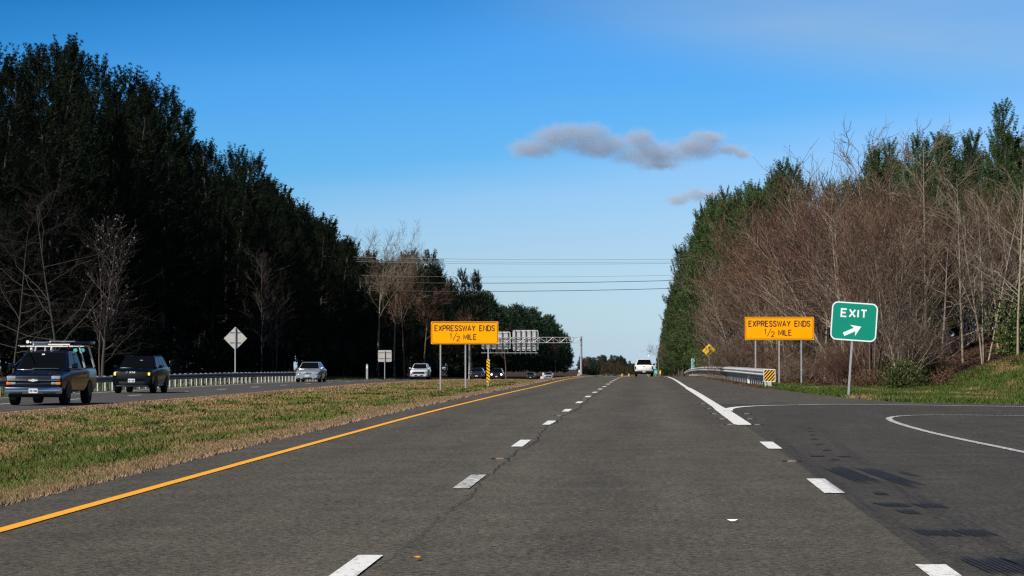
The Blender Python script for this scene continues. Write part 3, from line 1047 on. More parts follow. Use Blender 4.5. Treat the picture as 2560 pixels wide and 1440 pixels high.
# EXIT sign, leaning
Y = 89.0
c = at(2134, 804, Y); b = at(2121, 988, Y)
gz = terr(b.x, Y)
e = empty('exit_sign', (b.x, Y, gz), 0, 'leaning green EXIT sign with a white arrow on one thin post', 'road sign')
e.rotation_euler = (0, R(4.0), 0)
W, H = 1.50, 1.26
zc = (c.z - gz) / math.cos(R(4)); xo = .02
slab('panel', rrect(W, H, .20, 8, cx=xo, cz=zc), 0, .008, M['green'], e)
mb = MB(); ring(mb, W, H, .20, .042, -.004)
mb.v = [(v[0] + xo, v[1], v[2] + zc) for v in mb.v]
flat('border', mb, M['white_sheet'], e)
mb = MB(); text(mb, 'EXIT', xo - .02, zc + .150, .240, .056, -.005, wid=.82, sp=.36)
flat('lettering', mb, M['white_sheet'], e)
ar = [(-.33, -.062), (-.33, .062), (.06, .062), (-.02, .205), (.30, 0), (-.02, -.205), (.06, -.062)]
mb = MB()
a = R(27)
pts = [(xo - .02 + x * math.cos(a) - z * math.sin(a), zc - .285 + x * math.sin(a) + z * math.cos(a)) for x, z in ar]
mb.v = [(p[0], -.005, p[1]) for p in pts]
mb.f = [(0, 1, 2, 6), (2, 3, 4), (2, 4, 6), (6, 4, 5)]
flat('arrow', mb, M['white_sheet'], e)
sign_posts(e, [0.0], [-.1], zc + .5, .07, .046)

# back of a diamond sign on the far verge
def back_sign(name, uv, Y, kind, sz, label, bars):
    c = at(*uv, Y); gz = terr(c.x, Y)
    e = empty(name, (c.x, Y, gz), 0, label, 'road sign')
    zc = c.z - gz
    if kind == 'diamond':
        s = sz / 2 * math.sqrt(2)
        poly = []
        for k in range(4):
            a0 = 90 * k + 90
            cx_, cz_ = (s - .07) * math.cos(R(a0)), (s - .07) * math.sin(R(a0))
            for q in (-45, -22, 0, 22, 45):
                poly.append((cx_ + .05 * math.cos(R(a0 + q)), cz_ + .05 * math.sin(R(a0 + q)) + zc))
    else:
        poly = rrect(sz[0], sz[1], .10, cz=zc)
    slab('panel', poly, 0, .006, M['sign_back'], e)
    for dz, hw in bars:
        mb = MB(); mb.box(-hw, hw, -.030, -.002, zc + dz - .02, zc + dz + .02); mb.build('crossbar', M['bracket'], e)
    top = zc + (sz / 2 * 1.36 if kind == 'diamond' else sz[1] / 2 - .05)
    mb = MB(); mb.box(-.045, .045, -.12, -.034, -.5, top, .008, 1); mb.build('post', M['steel'], e)
    return e


back_sign('diamond_sign', (588.5, 846), 191, 'diamond', 1.18, 'bare metal back of a diamond sign behind the far guardrail', [(.42, .38), (-.30, .38)])
back_sign('square_sign', (962, 890), 302, 'rect', (1.52, 1.30), 'bare metal back of a square sign with rounded corners on one post', [(.38, .70), (-.28, .70)])

# yellow merging diamond, half behind branches
Y = 214
c = at(1773, 877, Y); gz = terr(c.x, Y)
e = empty('merge_sign', (c.x, Y, gz), 0, 'yellow diamond warning sign among branches behind the right guardrail', 'road sign')
zc = c.z - gz; s = .555
slab('panel', [(0, zc + s), (-s, zc), (0, zc - s), (s, zc)], 0, .006, M['yellow'], e)
mb = MB()
k_ = .62
for a_, b_ in (((-.05, -.45), (.05, .40)), ((.14, -.05), (.26, .12))):
    mb.add([(a_[0] * k_, -.004, zc + a_[1] * k_), (b_[0] * k_, -.004, zc + a_[1] * k_), (b_[0] * k_, -.004, zc + b_[1] * k_), (a_[0] * k_, -.004, zc + b_[1] * k_)], [(0, 1, 2, 3)])
mb.add([(-.22 * k_, -.0045, zc + .30 * k_), (.22 * k_, -.0045, zc + .30 * k_), (0, -.0045, zc + .62 * k_)], [(0, 1, 2)])
mb.add([(.05 * k_, -.005, zc - .30 * k_), (.05 * k_, -.005, zc - .12 * k_), (.34 * k_, -.005, zc + .16 * k_), (.34 * k_, -.005, zc - .02 * k_)], [(0, 1, 2, 3)])
flat('symbol', mb, M['black'], e)
mb = MB(); mb.box(-.04, .04, .008, .09, -.4, zc + .4, .006, 1); mb.build('post', M['steel'], e)

# mile marker
Y = 262
c = at(1732, 909, Y); gz = terr(c.x, Y)
e = empty('mile_marker', (c.x, Y, gz), 0, 'narrow green mile marker with white digits above the far guardrail end', 'road sign')
zc = c.z - gz
slab('panel', rrect(.30, .98, .05, cz=zc), 0, .006, M['teal'], e)
mb = MB(); ring(mb, .30, .98, .05, .028, -.004); mb.v = [(v[0], v[1], v[2] + zc) for v in mb.v]; flat('border', mb, M['white_sheet'], e)
mb = MB()
for k, ch in enumerate('117'):
    text(mb, ch, 0, zc + .18 - k * .25, .19, .035, -.005)
flat('lettering', mb, M['white_sheet'], e)
mb = MB(); mb.box(-.03, .03, .008, .07, -.3, zc + .3); mb.build('post', M['steel'], e)

# gantry over the oncoming road, 480 m away
Y = 480
pr = at(1453, 942, Y); pl = at(1174, 942, Y)
gz = terr(pr.x, Y)
e = empty('sign_gantry', (pr.x, Y, gz), 0, 'steel truss gantry carrying two ribbed sign backs over the oncoming road', 'gantry')
def zz(v): return at(1453, v, Y).z - gz
for nm, px_ in (('post', 0.0), ('post', pl.x - pr.x)):
    mb = MB(); mb.tube([(px_, 0, -1.2), (px_, 0, zz(841 if px_ == 0 else 843))], [.24, .17], 12); mb.build(nm, M['steel'], e)
xl, xr = at(1180, 850, Y).x - pr.x, -.15
zt, zb = zz(843.5), zz(857)
mb = MB()
for z_, y_ in ((zt, -.45), (zb, -.45), (zt, .45), (zb, .45)):
    mb.tube([(xl, y_, z_), (xr, y_, z_)], .05, 6)
nb = 16
for k in range(nb):
    xa = xl + (xr - xl) * k / nb; xb = xl + (xr - xl) * (k + 1) / nb
    for y_ in (-.45, .45):
        mb.tube([(xa, y_, zb if k % 2 else zt), (xb, y_, zt if k % 2 else zb)], .04, 5)
        mb.tube([(xb, y_, zb), (xb, y_, zt)], .03, 5)
    mb.tube([(xa, -.45, zt), (xb, .45, zt)], .03, 5)
    mb.tube([(xa, -.45, (zt + zb) / 2), (xb, -.45, (zt + zb) / 2)], .02, 4)
mb.build('truss', M['steel'], e)
for (u0, u1, v0, v1) in ((1281, 1345.5, 825, 877), (1203, 1276, 829, 873)):
    a_, b_ = at(u0, v0, Y), at(u1, v1, Y)
    x0, x1 = a_.x - pr.x, b_.x - pr.x; za, zb_ = b_.z - gz, a_.z - gz
    sb = MB(); sb.prism(rrect(x1 - x0, zb_ - za, .3, cx=(x0 + x1) / 2, cz=(za + zb_) / 2), .72, .76)
    so = sb.build('sign_panel', M['sign_back_far'], e)
    nbar = 5
    mb = MB()
    for k in range(nbar):
        xx = x0 + (x1 - x0) * (k + .55) / nbar
        mb.box(xx - .06, xx + .06, .50, .70, za - .8, zb_ - .05)
    mb.build('bracket', M['bracket'], so)
    mb = MB()
    for k in range(4):
        z_ = za + .35 + (zb_ - za - .6) * k / 3
        mb.box(x0 + .1, x1 - .1, .66, .715, z_ - .05, z_ + .05)
    mb.build('rib', M['sign_back_far'], so)
mb = MB(); z_ = zz(882)
mb.box(at(1203, 882, Y).x - pr.x, at(1345, 882, Y).x - pr.x, -.6, -.45, z_ - .05, z_ + .05)
mb.box(at(1203, 882, Y).x - pr.x, at(1345, 882, Y).x - pr.x, .1, .25, z_ - .05, z_ + .05)
mb.build('walkway', M['steel'], e)

# small posts in the median near the crest and the far signs
def small_post(name, u, vt, vb, Y, w, m, label, cat='marker post'):
    a_ = at(u, vb, Y); t = at(u, vt, Y); gz = terr(a_.x, Y)
    e = empty(name, (a_.x, Y, gz), 0, label, cat)
    mb = MB(); mb.prism([(-w / 2, -.2), (w / 2, -.2), (w / 2, t.z - gz - w * .3), (w * .2, t.z - gz), (-w * .2, t.z - gz), (-w / 2, t.z - gz - w * .3)], -.03, .03)
    mb.build('blade', M[m], e)
    mb = MB(); mb.box(-w * .35, w * .35, -.036, -.032, (t.z - gz) * .72, (t.z - gz) * .88); mb.build('reflector', M['white_sheet'], e)
    return e


small_post('delineator_post', 1353.5, 941, 948, 236, .16, 'white', 'short white marker post at the median grass crest, beside a taller post')
small_post('delineator_post', 1358, 931, 947, 240, .16, 'post', 'taller grey marker post at the median grass crest, beside a short white one')
small_post('delineator_post', 1448, 924, 941, 300, .22, 'steel', 'grey post standing just left of the gantry leg')
small_post('delineator_post', 917.5, 910, 936, 272, .20, 'steel', 'pale marker post on the far verge left of the square sign back')  # white post in grey steel, its partial shade put into the colour
small_post('delineator_post', 1872, 923, 930, 140, .14, 'white', 'small white marker standing behind the right guardrail, by the orange sign')


def far_sign(u, v, Y, w, h, m, label, cat='road sign', name='roadside_sign'):
    c = at(u, v, Y); gz = terr(c.x, Y)
    e = empty(name, (c.x, Y, gz), 0, label, cat)
    slab('panel', rrect(w, h, .15, cz=c.z - gz), 0, .02, M[m], e)
    mb = MB(); mb.box(-w * .3, w * .3, -.012, -.006, c.z - gz - .1, c.z - gz + .1); mb.build('stripe', M['white_sheet'], e)
    mb = MB(); mb.box(-.06, .06, .03, .12, -.5, c.z - gz); mb.build('post', M['steel'], e)


far_sign(1639.5, 930, 900, 1.1, 1.6, 'teal', 'tiny teal sign far down the road right of the white pickup')
far_sign(1650.5, 931, 880, .5, 1.2, 'yellow', 'tiny yellow sign at the foot of the far right trees')


def barrel(u, v, Y, label):
    c = at(u, v, Y); gz = terr(c.x, Y)
    e = empty('crash_barrel', (c.x, Y, gz), 0, label, 'crash barrel', 'yellow barrels far down the median')
    z0 = at(u, 939, Y).z - gz
    mb = MB(); mb.tube([(0, 0, -.1), (0, 0, .15), (0, 0, z0 + .45), (0, 0, z0 + .62)], [.34, .38, .38, .30], 12); mb.build('drum', M['amber_dull'], e)
    mb = MB(); mb.tube([(0, 0, z0 + .62), (0, 0, z0 + .68)], [.34, .32], 12); mb.build('lid', M['black'], e)


barrel(1556, 933, 900, 'yellow crash barrel far off at the end of the median rail')
barrel(1573, 933, 880, 'yellow crash barrel nearest the white pickup, far off in the median')


# ------------------------------------------------------------------ guardrails
def guardrail(name, path, side, label, group=None, railm='rail', spacing=1.905, start=0, hz=.78, maxposts=100, hidden_posts=None):
    """path: (X, Y); side +1 rail faces +X, -1 faces -X"""
    y0, y1 = path[0][1], path[-1][1]
    fx = lambda y: float(np.interp(y, [p[1] for p in path], [p[0] for p in path]))
    gz = terr(fx(y0), y0)
    e = empty(name, (fx(y0), y0, gz), 0, label, 'guardrail', group)
    org = Vector(e.location)
    prof = [(-.015, .312), (.0, .306), (.055, .275), (.083, .245), (.083, .215), (.02, .175), (.0, .156), (.02, .137), (.083, .097), (.083, .067), (.055, .037), (0, .006), (-.015, .0)]
    th = .012
    V, Fc = [], []
    ys = list(np.arange(y0, y1, 1.905)) + [y1]
    k = len(prof)
    lap = .0
    for y in ys:
        x = fx(y); z = terr(x, y) + hz - .312
        for d, h in prof: V.append((x + side * d - org.x, y - org.y, z + h - org.z))
        for d, h in prof: V.append((x + side * (d - th) - org.x, y - org.y, z + h - org.z))
    for j in range(len(ys) - 1):
        a = j * 2 * k; b = a + 2 * k
        for i in range(k - 1):
            Fc.append((a + i, a + i + 1, b + i + 1, b + i))
            Fc.append((a + k + i, b + k + i, b + k + i + 1, a + k + i + 1))
        Fc.append((a, b, b + k, a + k)); Fc.append((a + k - 1, a + 2 * k - 1, b + 2 * k - 1, b + k - 1))
    o = mesh_from('rail', V, Fc, M[railm], e, smooth_angle=60)
    mb = MB(); w = .045
    mb.box(-w - .03, w + .03, -.006, .006, -.5, hz + .03)      # web
    mb.box(-w - .035, -w - .025, -.075, .075, -.5, hz + .03)
    mb.box(w + .025, w + .035, -.075, .075, -.5, hz + .03)
    me = None
    yy = start or y0 + .6
    cnt = 0
    bme = None
    while yy < y1 and cnt < maxposts:
        x = fx(yy) - side * .22
        z = terr(x, yy)
        if me is None:
            po = mb.build('post', M['post'], e); me = po.data
            bb = MB(); bb.box(-.07, .07, -.05, .05, hz - .34, hz + .01, .006, 1); bo = bb.build('blockout', M['bracket'], po); bme = bo.data
        else:
            po = new_obj('post', me, e); bo = new_obj('blockout', bme, po)
        bo.location = (side * .15, 0, 0)
        po.location = (x - org.x, yy - org.y, z - org.z)
        cnt += 1
        yy += spacing
    return e, fx


guardrail('guardrail', [(-27.7, 100), (-27.7, 232)], +1, 'long guardrail with pale posts along the far edge of the oncoming road', maxposts=98, hz=.74, railm='rail_shade')
gr, gfx = guardrail('guardrail', [(5.42, 120.5), (4.95, 157), (4.62, 200), (4.50, 241), (4.72, 290), (5.1, 330), (5.5, 375)], -1,
                    'bright W-beam guardrail curving along the right shoulder from a striped end marker', maxposts=100, hz=.80)
# its near end: angled foot, striped object marker
gx, gy, gz_ = gr.location
mb = MB(); mb.prism([(.05, -.1), (.26, -.1), (.10, .62), (-.02, .62)], -.02, .10); mb.prism([(-.10, -.1), (-.04, -.1), (-.04, .7), (-.10, .7)], .0, .07)
mb.build('end_foot', M['post'], gr)
mk = MB(); mz = at(1924, 939, 120).z - gz_; mx_ = at(1924, 939, 120).x - gx
mk.prism([(mx_ - .26, mz - .28), (mx_ + .26, mz - .28), (mx_ + .26, mz + .28), (mx_ - .26, mz + .28)], -.40, -.37)
mo = mk.build('end_marker', M['yellow'], gr)
sb = MB()
w2, h2 = .235, .255
for k in range(-3, 5):
    o_ = k * .155 + .02
    poly = []
    for (sx, sz) in ((-w2, 0), (w2, 0)):
        pass
    z_a, z_b = mz - h2 * 1.0 + o_ - .12, mz + h2 + o_ - .12
    q = [(mx_ - w2, z_a), (mx_ + w2, z_a + .53), (mx_ + w2, z_a + .53 + .085), (mx_ - w2, z_a + .085)]
    # clip to the plate
    def clip(poly, f, g):
        out = []
        for i in range(len(poly)):
            a, b = poly[i - 1], poly[i]
            fa, fb = f(a), f(b)
            if (fa >= 0) != (fb >= 0):
                t = fa / (fa - fb); out.append((a[0] + (b[0] - a[0]) * t, a[1] + (b[1] - a[1]) * t))
            if fb >= 0: out.append(b)
        return out
    q = clip(q, lambda p: p[1] - (mz - h2), 0)
    if q: q = clip(q, lambda p: (mz + h2) - p[1], 0)
    if len(q) >= 3:
        b0 = len(sb.v); sb.v += [(p[0], -.404, p[1]) for p in q]; sb.f.append(tuple(range(b0, b0 + len(q))))
flat('stripe', sb, M['black'], mo)
mb = MB(); ring(mb, .52, .56, .02, .022, -.406); mb.v = [(v[0] + mx_, v[1], v[2] + mz) for v in mb.v]
flat('rim', mb, M['white_sheet'], mo)

# rail beyond the gantry leg, running on into the dip
guardrail('guardrail', [(-10.5, 430), (-10.5, 620), (-10.5, 1000), (-10, 1900)], +1, 'thin far guardrail running behind the gantry leg toward the white pickup', maxposts=70, hz=.95, spacing=20)


# ------------------------------------------------------------------ vehicles
def loft(name, st, m, parent, ang=30):
    """st: list of (y, [(x, z) half section from bottom to top centre])"""
    V, Fc = [], []
    n = None
    for y, sec in st:
        ringp = [(x, y, z) for x, z in sec] + [(-x, y, z) for x, z in sec[::-1] if abs(x) > 1e-6]
        n = len(ringp); V += ringp
    for j in range(len(st) - 1):
        for i in range(n):
            a = j * n + i; b = j * n + (i + 1) % n
            Fc.append((a, b, b + n, a + n))
    Fc.append(tuple(range(n))[::-1]); Fc.append(tuple(range((len(st) - 1) * n, len(st) * n)))
    mb = MB(); mb.v, mb.f = V, Fc
    return mb.build(name, m, parent, ang)


def body_sec(w, zt, zb, shoulder=.10, tuck=.06):
    zm = zb + (zt - zb) * .5
    return [(w - tuck - .10, zb), (w - tuck, zb + .04), (w - .015, zb + .22 * (zt - zb)), (w, zm), (w - .012, zt - shoulder * 1.5),
            (w - .05, zt - shoulder * .5), (w - .14, zt - .01), (w * .55, zt + .015), (0, zt + .03)]


def quad_glass(parent, name, c, m, off, inset=(.06, .06, .06, .06)):
    """glass pane inset in a quad c (4 corners: bl, br, tr, tl), proud by off"""
    bl, br, tr, tl = [Vector(p) for p in c]
    l, r_, b, t = inset
    def pt(s, q): return (bl * (1 - s) + br * s) * (1 - q) + (tl * (1 - s) + tr * s) * q
    nrm = (br - bl).cross(tl - bl).normalized()
    if nrm.dot(off) < 0: nrm = -nrm
    d = nrm * off.length
    N = 4; V, Fc = [], []
    for lev in (1.0, -1.0):
        for s, q in ((l, b), (1 - r_, b), (1 - r_, 1 - t), (l, 1 - t)):
            V.append(pt(s, q) + d * lev)
    Fc = [(0, 1, 2, 3), (7, 6, 5, 4), (0, 4, 5, 1), (1, 5, 6, 2), (2, 6, 7, 3), (3, 7, 4, 0)]
    mb = MB(); mb.v = [tuple(v) for v in V]; mb.f = Fc
    return mb.build(name, m, parent)


def cabin(parent, bf, tf, tr, br, zb, zt, wb, wt, m, nside=2, bev=.07, glass=None, rear_glass=True):
    glass = glass or M['glass']
    c = [(-wb, bf, zb), (wb, bf, zb), (wb, br, zb), (-wb, br, zb), (-wt, tf, zt), (wt, tf, zt), (wt, tr, zt), (-wt, tr, zt)]
    mb = MB(); mb.hexa(c, bev, 3)
    o = mb.build('cab', m, parent, 50)
    z0 = zb + .06
    k = .06 / (zt - zb)
    quad_glass(parent, 'windshield', [c[0], c[1], c[5], c[4]], glass, Vector((0, -.012, 0)), (.055, .055, .10, .09))
    if rear_glass:
        quad_glass(parent, 'rear_window', [c[3], c[2], c[6], c[7]], glass, Vector((0, .012, 0)), (.08, .08, .14, .12))
    for sx, (A, B, T2, T1) in ((1, (c[1], c[2], c[6], c[5])), (-1, (c[0], c[3], c[7], c[4]))):
        A, B, T2, T1 = map(Vector, (A, B, T2, T1))
        for i in range(nside):
            s0, s1 = i / nside, (i + 1) / nside
            q = [A.lerp(B, s0), A.lerp(B, s1), T1.lerp(T2, s1), T1.lerp(T2, s0)]
            quad_glass(parent, 'side_window', q, glass, Vector((sx * .010, 0, 0)), (.10 if i == 0 else .05, .05 if i < nside - 1 else .10, .12, .13))
    return o


WH = {}


def wheel(parent, x, y, r, w, rimm='rim'):
    key = (r, w, rimm, x > 0)
    s = 1 if x > 0 else -1
    if key not in WH:
        mb = MB()
        mb.lathe_x([(-w / 2, r * .62), (-w / 2, r * .93), (-w * .40, r), (w * .40, r), (w / 2, r * .93), (w / 2, r * .62), (-w / 2, r * .62)], 0, 0, 0, 28)
        t = mb.build('tyre', M['tyre'], None, 40)
        mb = MB()
        mb.lathe_x([(s * w * .42, r * .63), (s * w * .46, r * .58), (s * w * .25, r * .52), (s * w * .22, r * .02)], 0, 0, 0, 28)
        for k in range(5):
            a = 2 * math.pi * k / 5
            mb.tube([(s * w * .42, 0, 0), (s * w * .42, r * .56 * math.cos(a), r * .56 * math.sin(a))], [.05, .035], 6)
        rm = mb.build('rim', M[rimm], None, 40)
        WH[key] = (t.data, rm.data)
        for q in (t, rm): bpy.data.objects.remove(q)
    e = bpy.data.objects.new('wheel', None); C.objects.link(e); e.parent = parent; e.location = (x, y, r); e.empty_display_size = .2
    for nm, me in zip(('tyre', 'rim'), WH[key]): new_obj(nm, me, e)
    return e


def bits(parent, items):
    """small moulded parts: (name, x0,x1,z0,z1,y0,y1,material,bevel)"""
    out = []
    for it in items:
        nm, x0, x1, z0, z1, y0, y1, m, bev = it
        mb = MB(); mb.box(min(x0, x1), max(x0, x1), y0, y1, z0, z1, bev)
        out.append(mb.build(nm, M[m], parent, 40))
    return out


def arches(parent, w, ys, r, m='plastic'):
    for y in ys:
        for s in (-1, 1):
            mb = MB()
            n = 14; V = []
            for k in range(n + 1):
                a = math.pi * k / n
                V.append((y + (r + .07) * math.cos(a), r + (r + .07) * math.sin(a)))
            b = len(mb.v)
            for xx in (s * (w - .05), s * (w + .006)):
                mb.v += [(xx, p[0], p[1]) for p in V]
            mb.f.append(tuple(range(n + 1))); mb.f.append(tuple(range(2 * n + 1, n, -1)))
            for k in range(n): mb.f.append((k, k + 1, n + 2 + k, n + 1 + k))
            mb.build('wheel_arch', M[m], parent)


def plate(parent, x, z, y, s, w=.30, h=.15):
    mb = MB(); mb.prism(rrect(w, h, .015, 3, cx=x, cz=z), y - .006, y)
    o = mb.build('licence_plate', M['plate'], parent)
    mb = MB(); text(mb, s, x, z - h * .26, h * .5, h * .09, y - .0075, wid=w * .84)
    flat('lettering', mb, M['plate_ink'], o)
    return o


def mirrors(parent, y, z, x, m, sz=(.20, .16)):
    for s in (-1, 1):
        mb = MB(); mb.box(min(s * x, s * (x + sz[0])), max(s * x, s * (x + sz[0])), y, y + .11, z, z + sz[1], .035, 3)
        mb.tube([(s * (x - .10), y + .08, z + .02), (s * (x + .05), y + .06, z + .05)], .025, 6)
        mb.build('mirror', m, parent, 50)


def vehicle_at(name, u, v, Y, oppdir, label, cat='car', group='cars on the oncoming road', zoff=None):
    c = at(u, v, Y)
    z = P(Y) + (float(np.interp(c.x, CX, CZ)) if c.x < -5.8 else 0) + .005
    return empty(name, (c.x, Y, z), 0, label, cat, group)


# --- dark blue pickup with a ladder rack
e = vehicle_at('pickup_truck', 84, 1000, 90, 1, 'dark navy pickup with a pale ladder rack and chrome grille, nearest oncoming vehicle', 'pickup truck')
w = 1.0
st = [(.0, body_sec(.90, .98, .50, .12)), (.07, body_sec(.96, 1.04, .46, .12)), (.45, body_sec(.99, 1.10, .42)), (1.35, body_sec(1.0, 1.18, .42)),
      (1.42, body_sec(1.0, 1.22, .42)), (3.55, body_sec(1.0, 1.24, .42)), (3.60, body_sec(1.0, 1.26, .42)), (5.60, body_sec(.99, 1.26, .44)), (5.68, body_sec(.96, 1.22, .48))]
loft('body', st, M['navy'], e)
cabin(e, 1.18, 1.92, 3.30, 3.52, 1.17, 1.83, .93, .73, M['navy'], 2)
bits(e, [('bed_liner', -.82, .82, 1.29, 1.305, 3.75, 5.5, 'plastic', .005),
         ('grille', -.62, .62, .68, 1.00, -.035, .05, 'plastic', .02),
         ('grille_bar', -.90, .90, .825, .875, -.075, .02, 'chrome', .018),
         ('grille_slat', -.60, .60, .955, .965, -.045, -.03, 'chrome', .003), ('grille_slat', -.60, .60, .915, .925, -.045, -.03, 'chrome', .003),
         ('grille_slat', -.58, .58, .735, .745, -.045, -.03, 'chrome', .003),
         ('headlight', -.91, -.60, .885, 1.00, -.05, .08, 'lens', .025), ('headlight', .60, .91, .885, 1.00, -.05, .08, 'lens', .025),
         ('turn_signal', -.92, -.77, .70, .80, -.045, .10, 'amber', .02), ('turn_signal', .77, .92, .70, .80, -.045, .10, 'amber', .02),
         ('parking_light', -.77, -.60, .71, .79, -.05, .08, 'lens', .02), ('parking_light', .60, .77, .71, .79, -.05, .08, 'lens', .02),
         ('bumper', -.96, .96, .38, .62, -.16, .12, 'chrome', .05), ('bumper_intake', -.78, -.35, .40, .46, -.166, -.10, 'plastic', .01),
         ('bumper_intake', .35, .78, .40, .46, -.166, -.10, 'plastic', .01), ('air_dam', -.85, .85, .28, .38, -.05, .1, 'plastic', .02),
         ('dashboard_glare', -.30, .62, 1.235, 1.25, 1.02, 1.20, 'dash_glare', .004),
         ('inspection_sticker', -.10, .0, 1.70, 1.74, 1.70, 1.705, 'white_sheet', .001)])
# emblem on the bar
mb = MB()
bow = [(-.17, .025), (-.06, .025), (-.045, .045), (.065, .045), (.05, .025), (.17, .025), (.14, -.025), (.055, -.025), (.04, -.045), (-.065, -.045), (-.05, -.025), (-.14, -.025)]
bow = [(x, .85 + z) for x, z in bow][::-1]
mb.prism(bow, -.095, -.078); mb.build('emblem', M['alu'], e)
plate(e, .02, .50, -.165, 'VCB-7468')
mirrors(e, 1.35, 1.24, 1.0, M['navy'], (.20, .19))
for x_ in (-.85, .85):
    for y_ in (.95, 4.45): wheel(e, x_, y_, .38, .27, 'rim_dark')
arches(e, 1.0, (.95, 4.45), .38)
rk = []
def bar(nm, pts, r_, m='alu', n_=6):
    mb = MB(); mb.tube(pts, r_, n_); return mb.build(nm, M[m], e, 60)
for s_ in (-1, 1):
    bar('rack_rail', [(s_ * .74, .95, 2.02), (s_ * .74, 5.35, 2.02)], .018)
    for y_, yt in ((3.72, 3.72), (5.35, 5.25)):
        bar('rack_upright', [(s_ * .93, y_ + .12, 1.26), (s_ * .76, yt, 2.02)], .036)
    for y_ in (2.1,):
        bar('rack_foot', [(s_ * .35 - .2, y_, 1.83), (s_ * .35 - .2, y_, 1.99)], [.07, .035])
for y_ in (1.95, 3.72, 5.25): bar('rack_crossbar', [(-.92, y_, 1.99), (.92, y_, 1.99)], .022)
for x_ in (.60, -.60): pass
bar('carried_pole', [(-.62, 2.2, 2.13), (-.30, 3.8, 2.13)], .026, 'white')
bar('carried_pole', [(-.45, 1.9, 2.07), (-.05, 3.8, 2.07)], .026, 'white')
bar('carried_pole', [(-.66, 1.95, 2.15), (-.66, 1.99, 2.15)], .055, 'white', 10)
bar('carried_pole', [(.0, 2.5, 2.16), (.45, 4.4, 2.16)], .03, 'alu')
bar('carried_pole', [(.05, 1.95, 2.05), (.80, 1.98, 2.05)], .03, 'alu')
for x_ in (.66, .92):
    bar('ladder_foot', [(x_ + .0, 3.5, 1.86), (x_, 3.62, 1.86)], .07, 'teal', 10)
bits(e, [('toolbox', .45, 1.0, 2.07, 2.17, 4.2, 5.3, 'navy', .02), ('toolbox', -.15, .12, 2.02, 2.12, 3.0, 4.5, 'plastic', .02)])

# --- black SUV
e = vehicle_at('suv', 330, 975, 125, 1, 'black SUV with glowing amber lamps following the dark pickup', 'SUV')
st = [(.0, body_sec(.86, .88, .42, .12)), (.08, body_sec(.94, 1.02, .34, .14)), (.35, body_sec(.965, 1.12, .30, .1)), (1.2, body_sec(.975, 1.16, .28)),
      (1.35, body_sec(.98, 1.20, .28)), (4.3, body_sec(.975, 1.26, .30)), (4.75, body_sec(.93, 1.20, .40))]
loft('body', st, M['blackpaint'], e)
cabin(e, 1.15, 1.95, 4.05, 4.62, 1.15, 1.73, .90, .68, M['blackpaint'], 3, .09)
bits(e, [('grille', -.70, .70, .66, .98, -.03, .06, 'plastic', .03), ('lower_intake', -.62, .62, .38, .55, -.04, .06, 'plastic', .03),
         ('headlight', -.90, -.66, .84, .96, -.02, .12, 'plastic', .025), ('headlight', .66, .90, .84, .96, -.02, .12, 'plastic', .025),
         ('running_light', -.845, -.81, .84, .97, -.045, -.01, 'lamp_on', .008), ('running_light', -.79, -.755, .84, .97, -.045, -.01, 'lamp_on', .008),
         ('running_light', .755, .79, .84, .97, -.045, -.01, 'lamp_on', .008), ('running_light', .81, .845, .84, .97, -.045, -.01, 'lamp_on', .008),
         ('roof_rail', -.70, -.66, 1.74, 1.78, 2.1, 3.9, 'plastic', .01), ('roof_rail', .66, .70, 1.74, 1.78, 2.1, 3.9, 'plastic', .01),
         ('bumper_trim', -.75, .75, .33, .36, -.045, .02, 'chrome', .008),
         ('inspection_sticker', .06, .2, 1.52, 1.545, 1.66, 1.665, 'white_sheet', .001)])
mb = MB(); text(mb, 'KIA', .02, .945, .075, .018, -.040, wid=.26, skew=.25); flat('emblem', mb, M['white_sheet'], e)
mb = MB(); mb.box(-.30, -.24, -.035, -.031, .93, 1.0); mb.box(-.26, -.20, -.036, -.032, .96, 1.03); mb.build('grille_glint', M['chrome'], e)
plate(e, -.02, .60, -.045, 'UXL-4026', .32, .16)
mirrors(e, 1.45, 1.17, .97, M['blackpaint'], (.19, .15))
for x_ in (-.83, .83):
    for y_ in (.90, 3.75): wheel(e, x_, y_, .37, .25, 'rim_dark')
arches(e, .98, (.90, 3.75), .37)

# --- silver sedan
e = vehicle_at('sedan', 768, 950, 193, 1, 'silver blue sedan alone in the far lane, right of the guardrail', 'sedan')
st = [(.0, body_sec(.72, .62, .28, .14)), (.10, body_sec(.84, .74, .22, .16)), (.4, body_sec(.90, .84, .20, .12)), (1.15, body_sec(.91, .94, .2)),
      (1.4, body_sec(.91, .97, .2)), (3.6, body_sec(.91, 1.0, .22)), (4.6, body_sec(.88, .98, .28)), (4.75, body_sec(.82, .90, .34))]
loft('body', st, M['silver'], e)
cabin(e, 1.08, 1.95, 3.2, 4.05, .93, 1.46, .82, .60, M['silver'], 2, .08)
bits(e, [('grille', -.26, .30, .60, .71, -.01, .08, 'rim', .02), ('lower_intake', -.34, .34, .27, .36, -.02, .06, 'plastic', .02),
         ('fog_recess', -.74, -.50, .27, .34, -.005, .1, 'plastic', .02), ('fog_recess', .50, .74, .27, .34, -.005, .1, 'plastic', .02),
         ('headlight', -.80, -.46, .60, .74, -.01, .2, 'lens', .035), ('headlight', .46, .80, .60, .74, -.01, .2, 'lens', .035)])
mb = MB()
ringp = [(.07 * math.cos(a), .67 + .045 * math.sin(a)) for a in np.linspace(0, 2 * math.pi, 17)]
mb.tube([(p[0], -.02, p[1]) for p in ringp], .010, 6, False); mb.tube([(p[0] * .45, -.02, .67 + (p[1] - .67) * .8) for p in ringp], .008, 6, False)
mb.build('emblem', M['plate_ink'], e)
plate(e, 0, .46, -.02, 'YKC-1260', .31, .15)
mirrors(e, 1.35, .98, .90, M['silver'], (.17, .12))
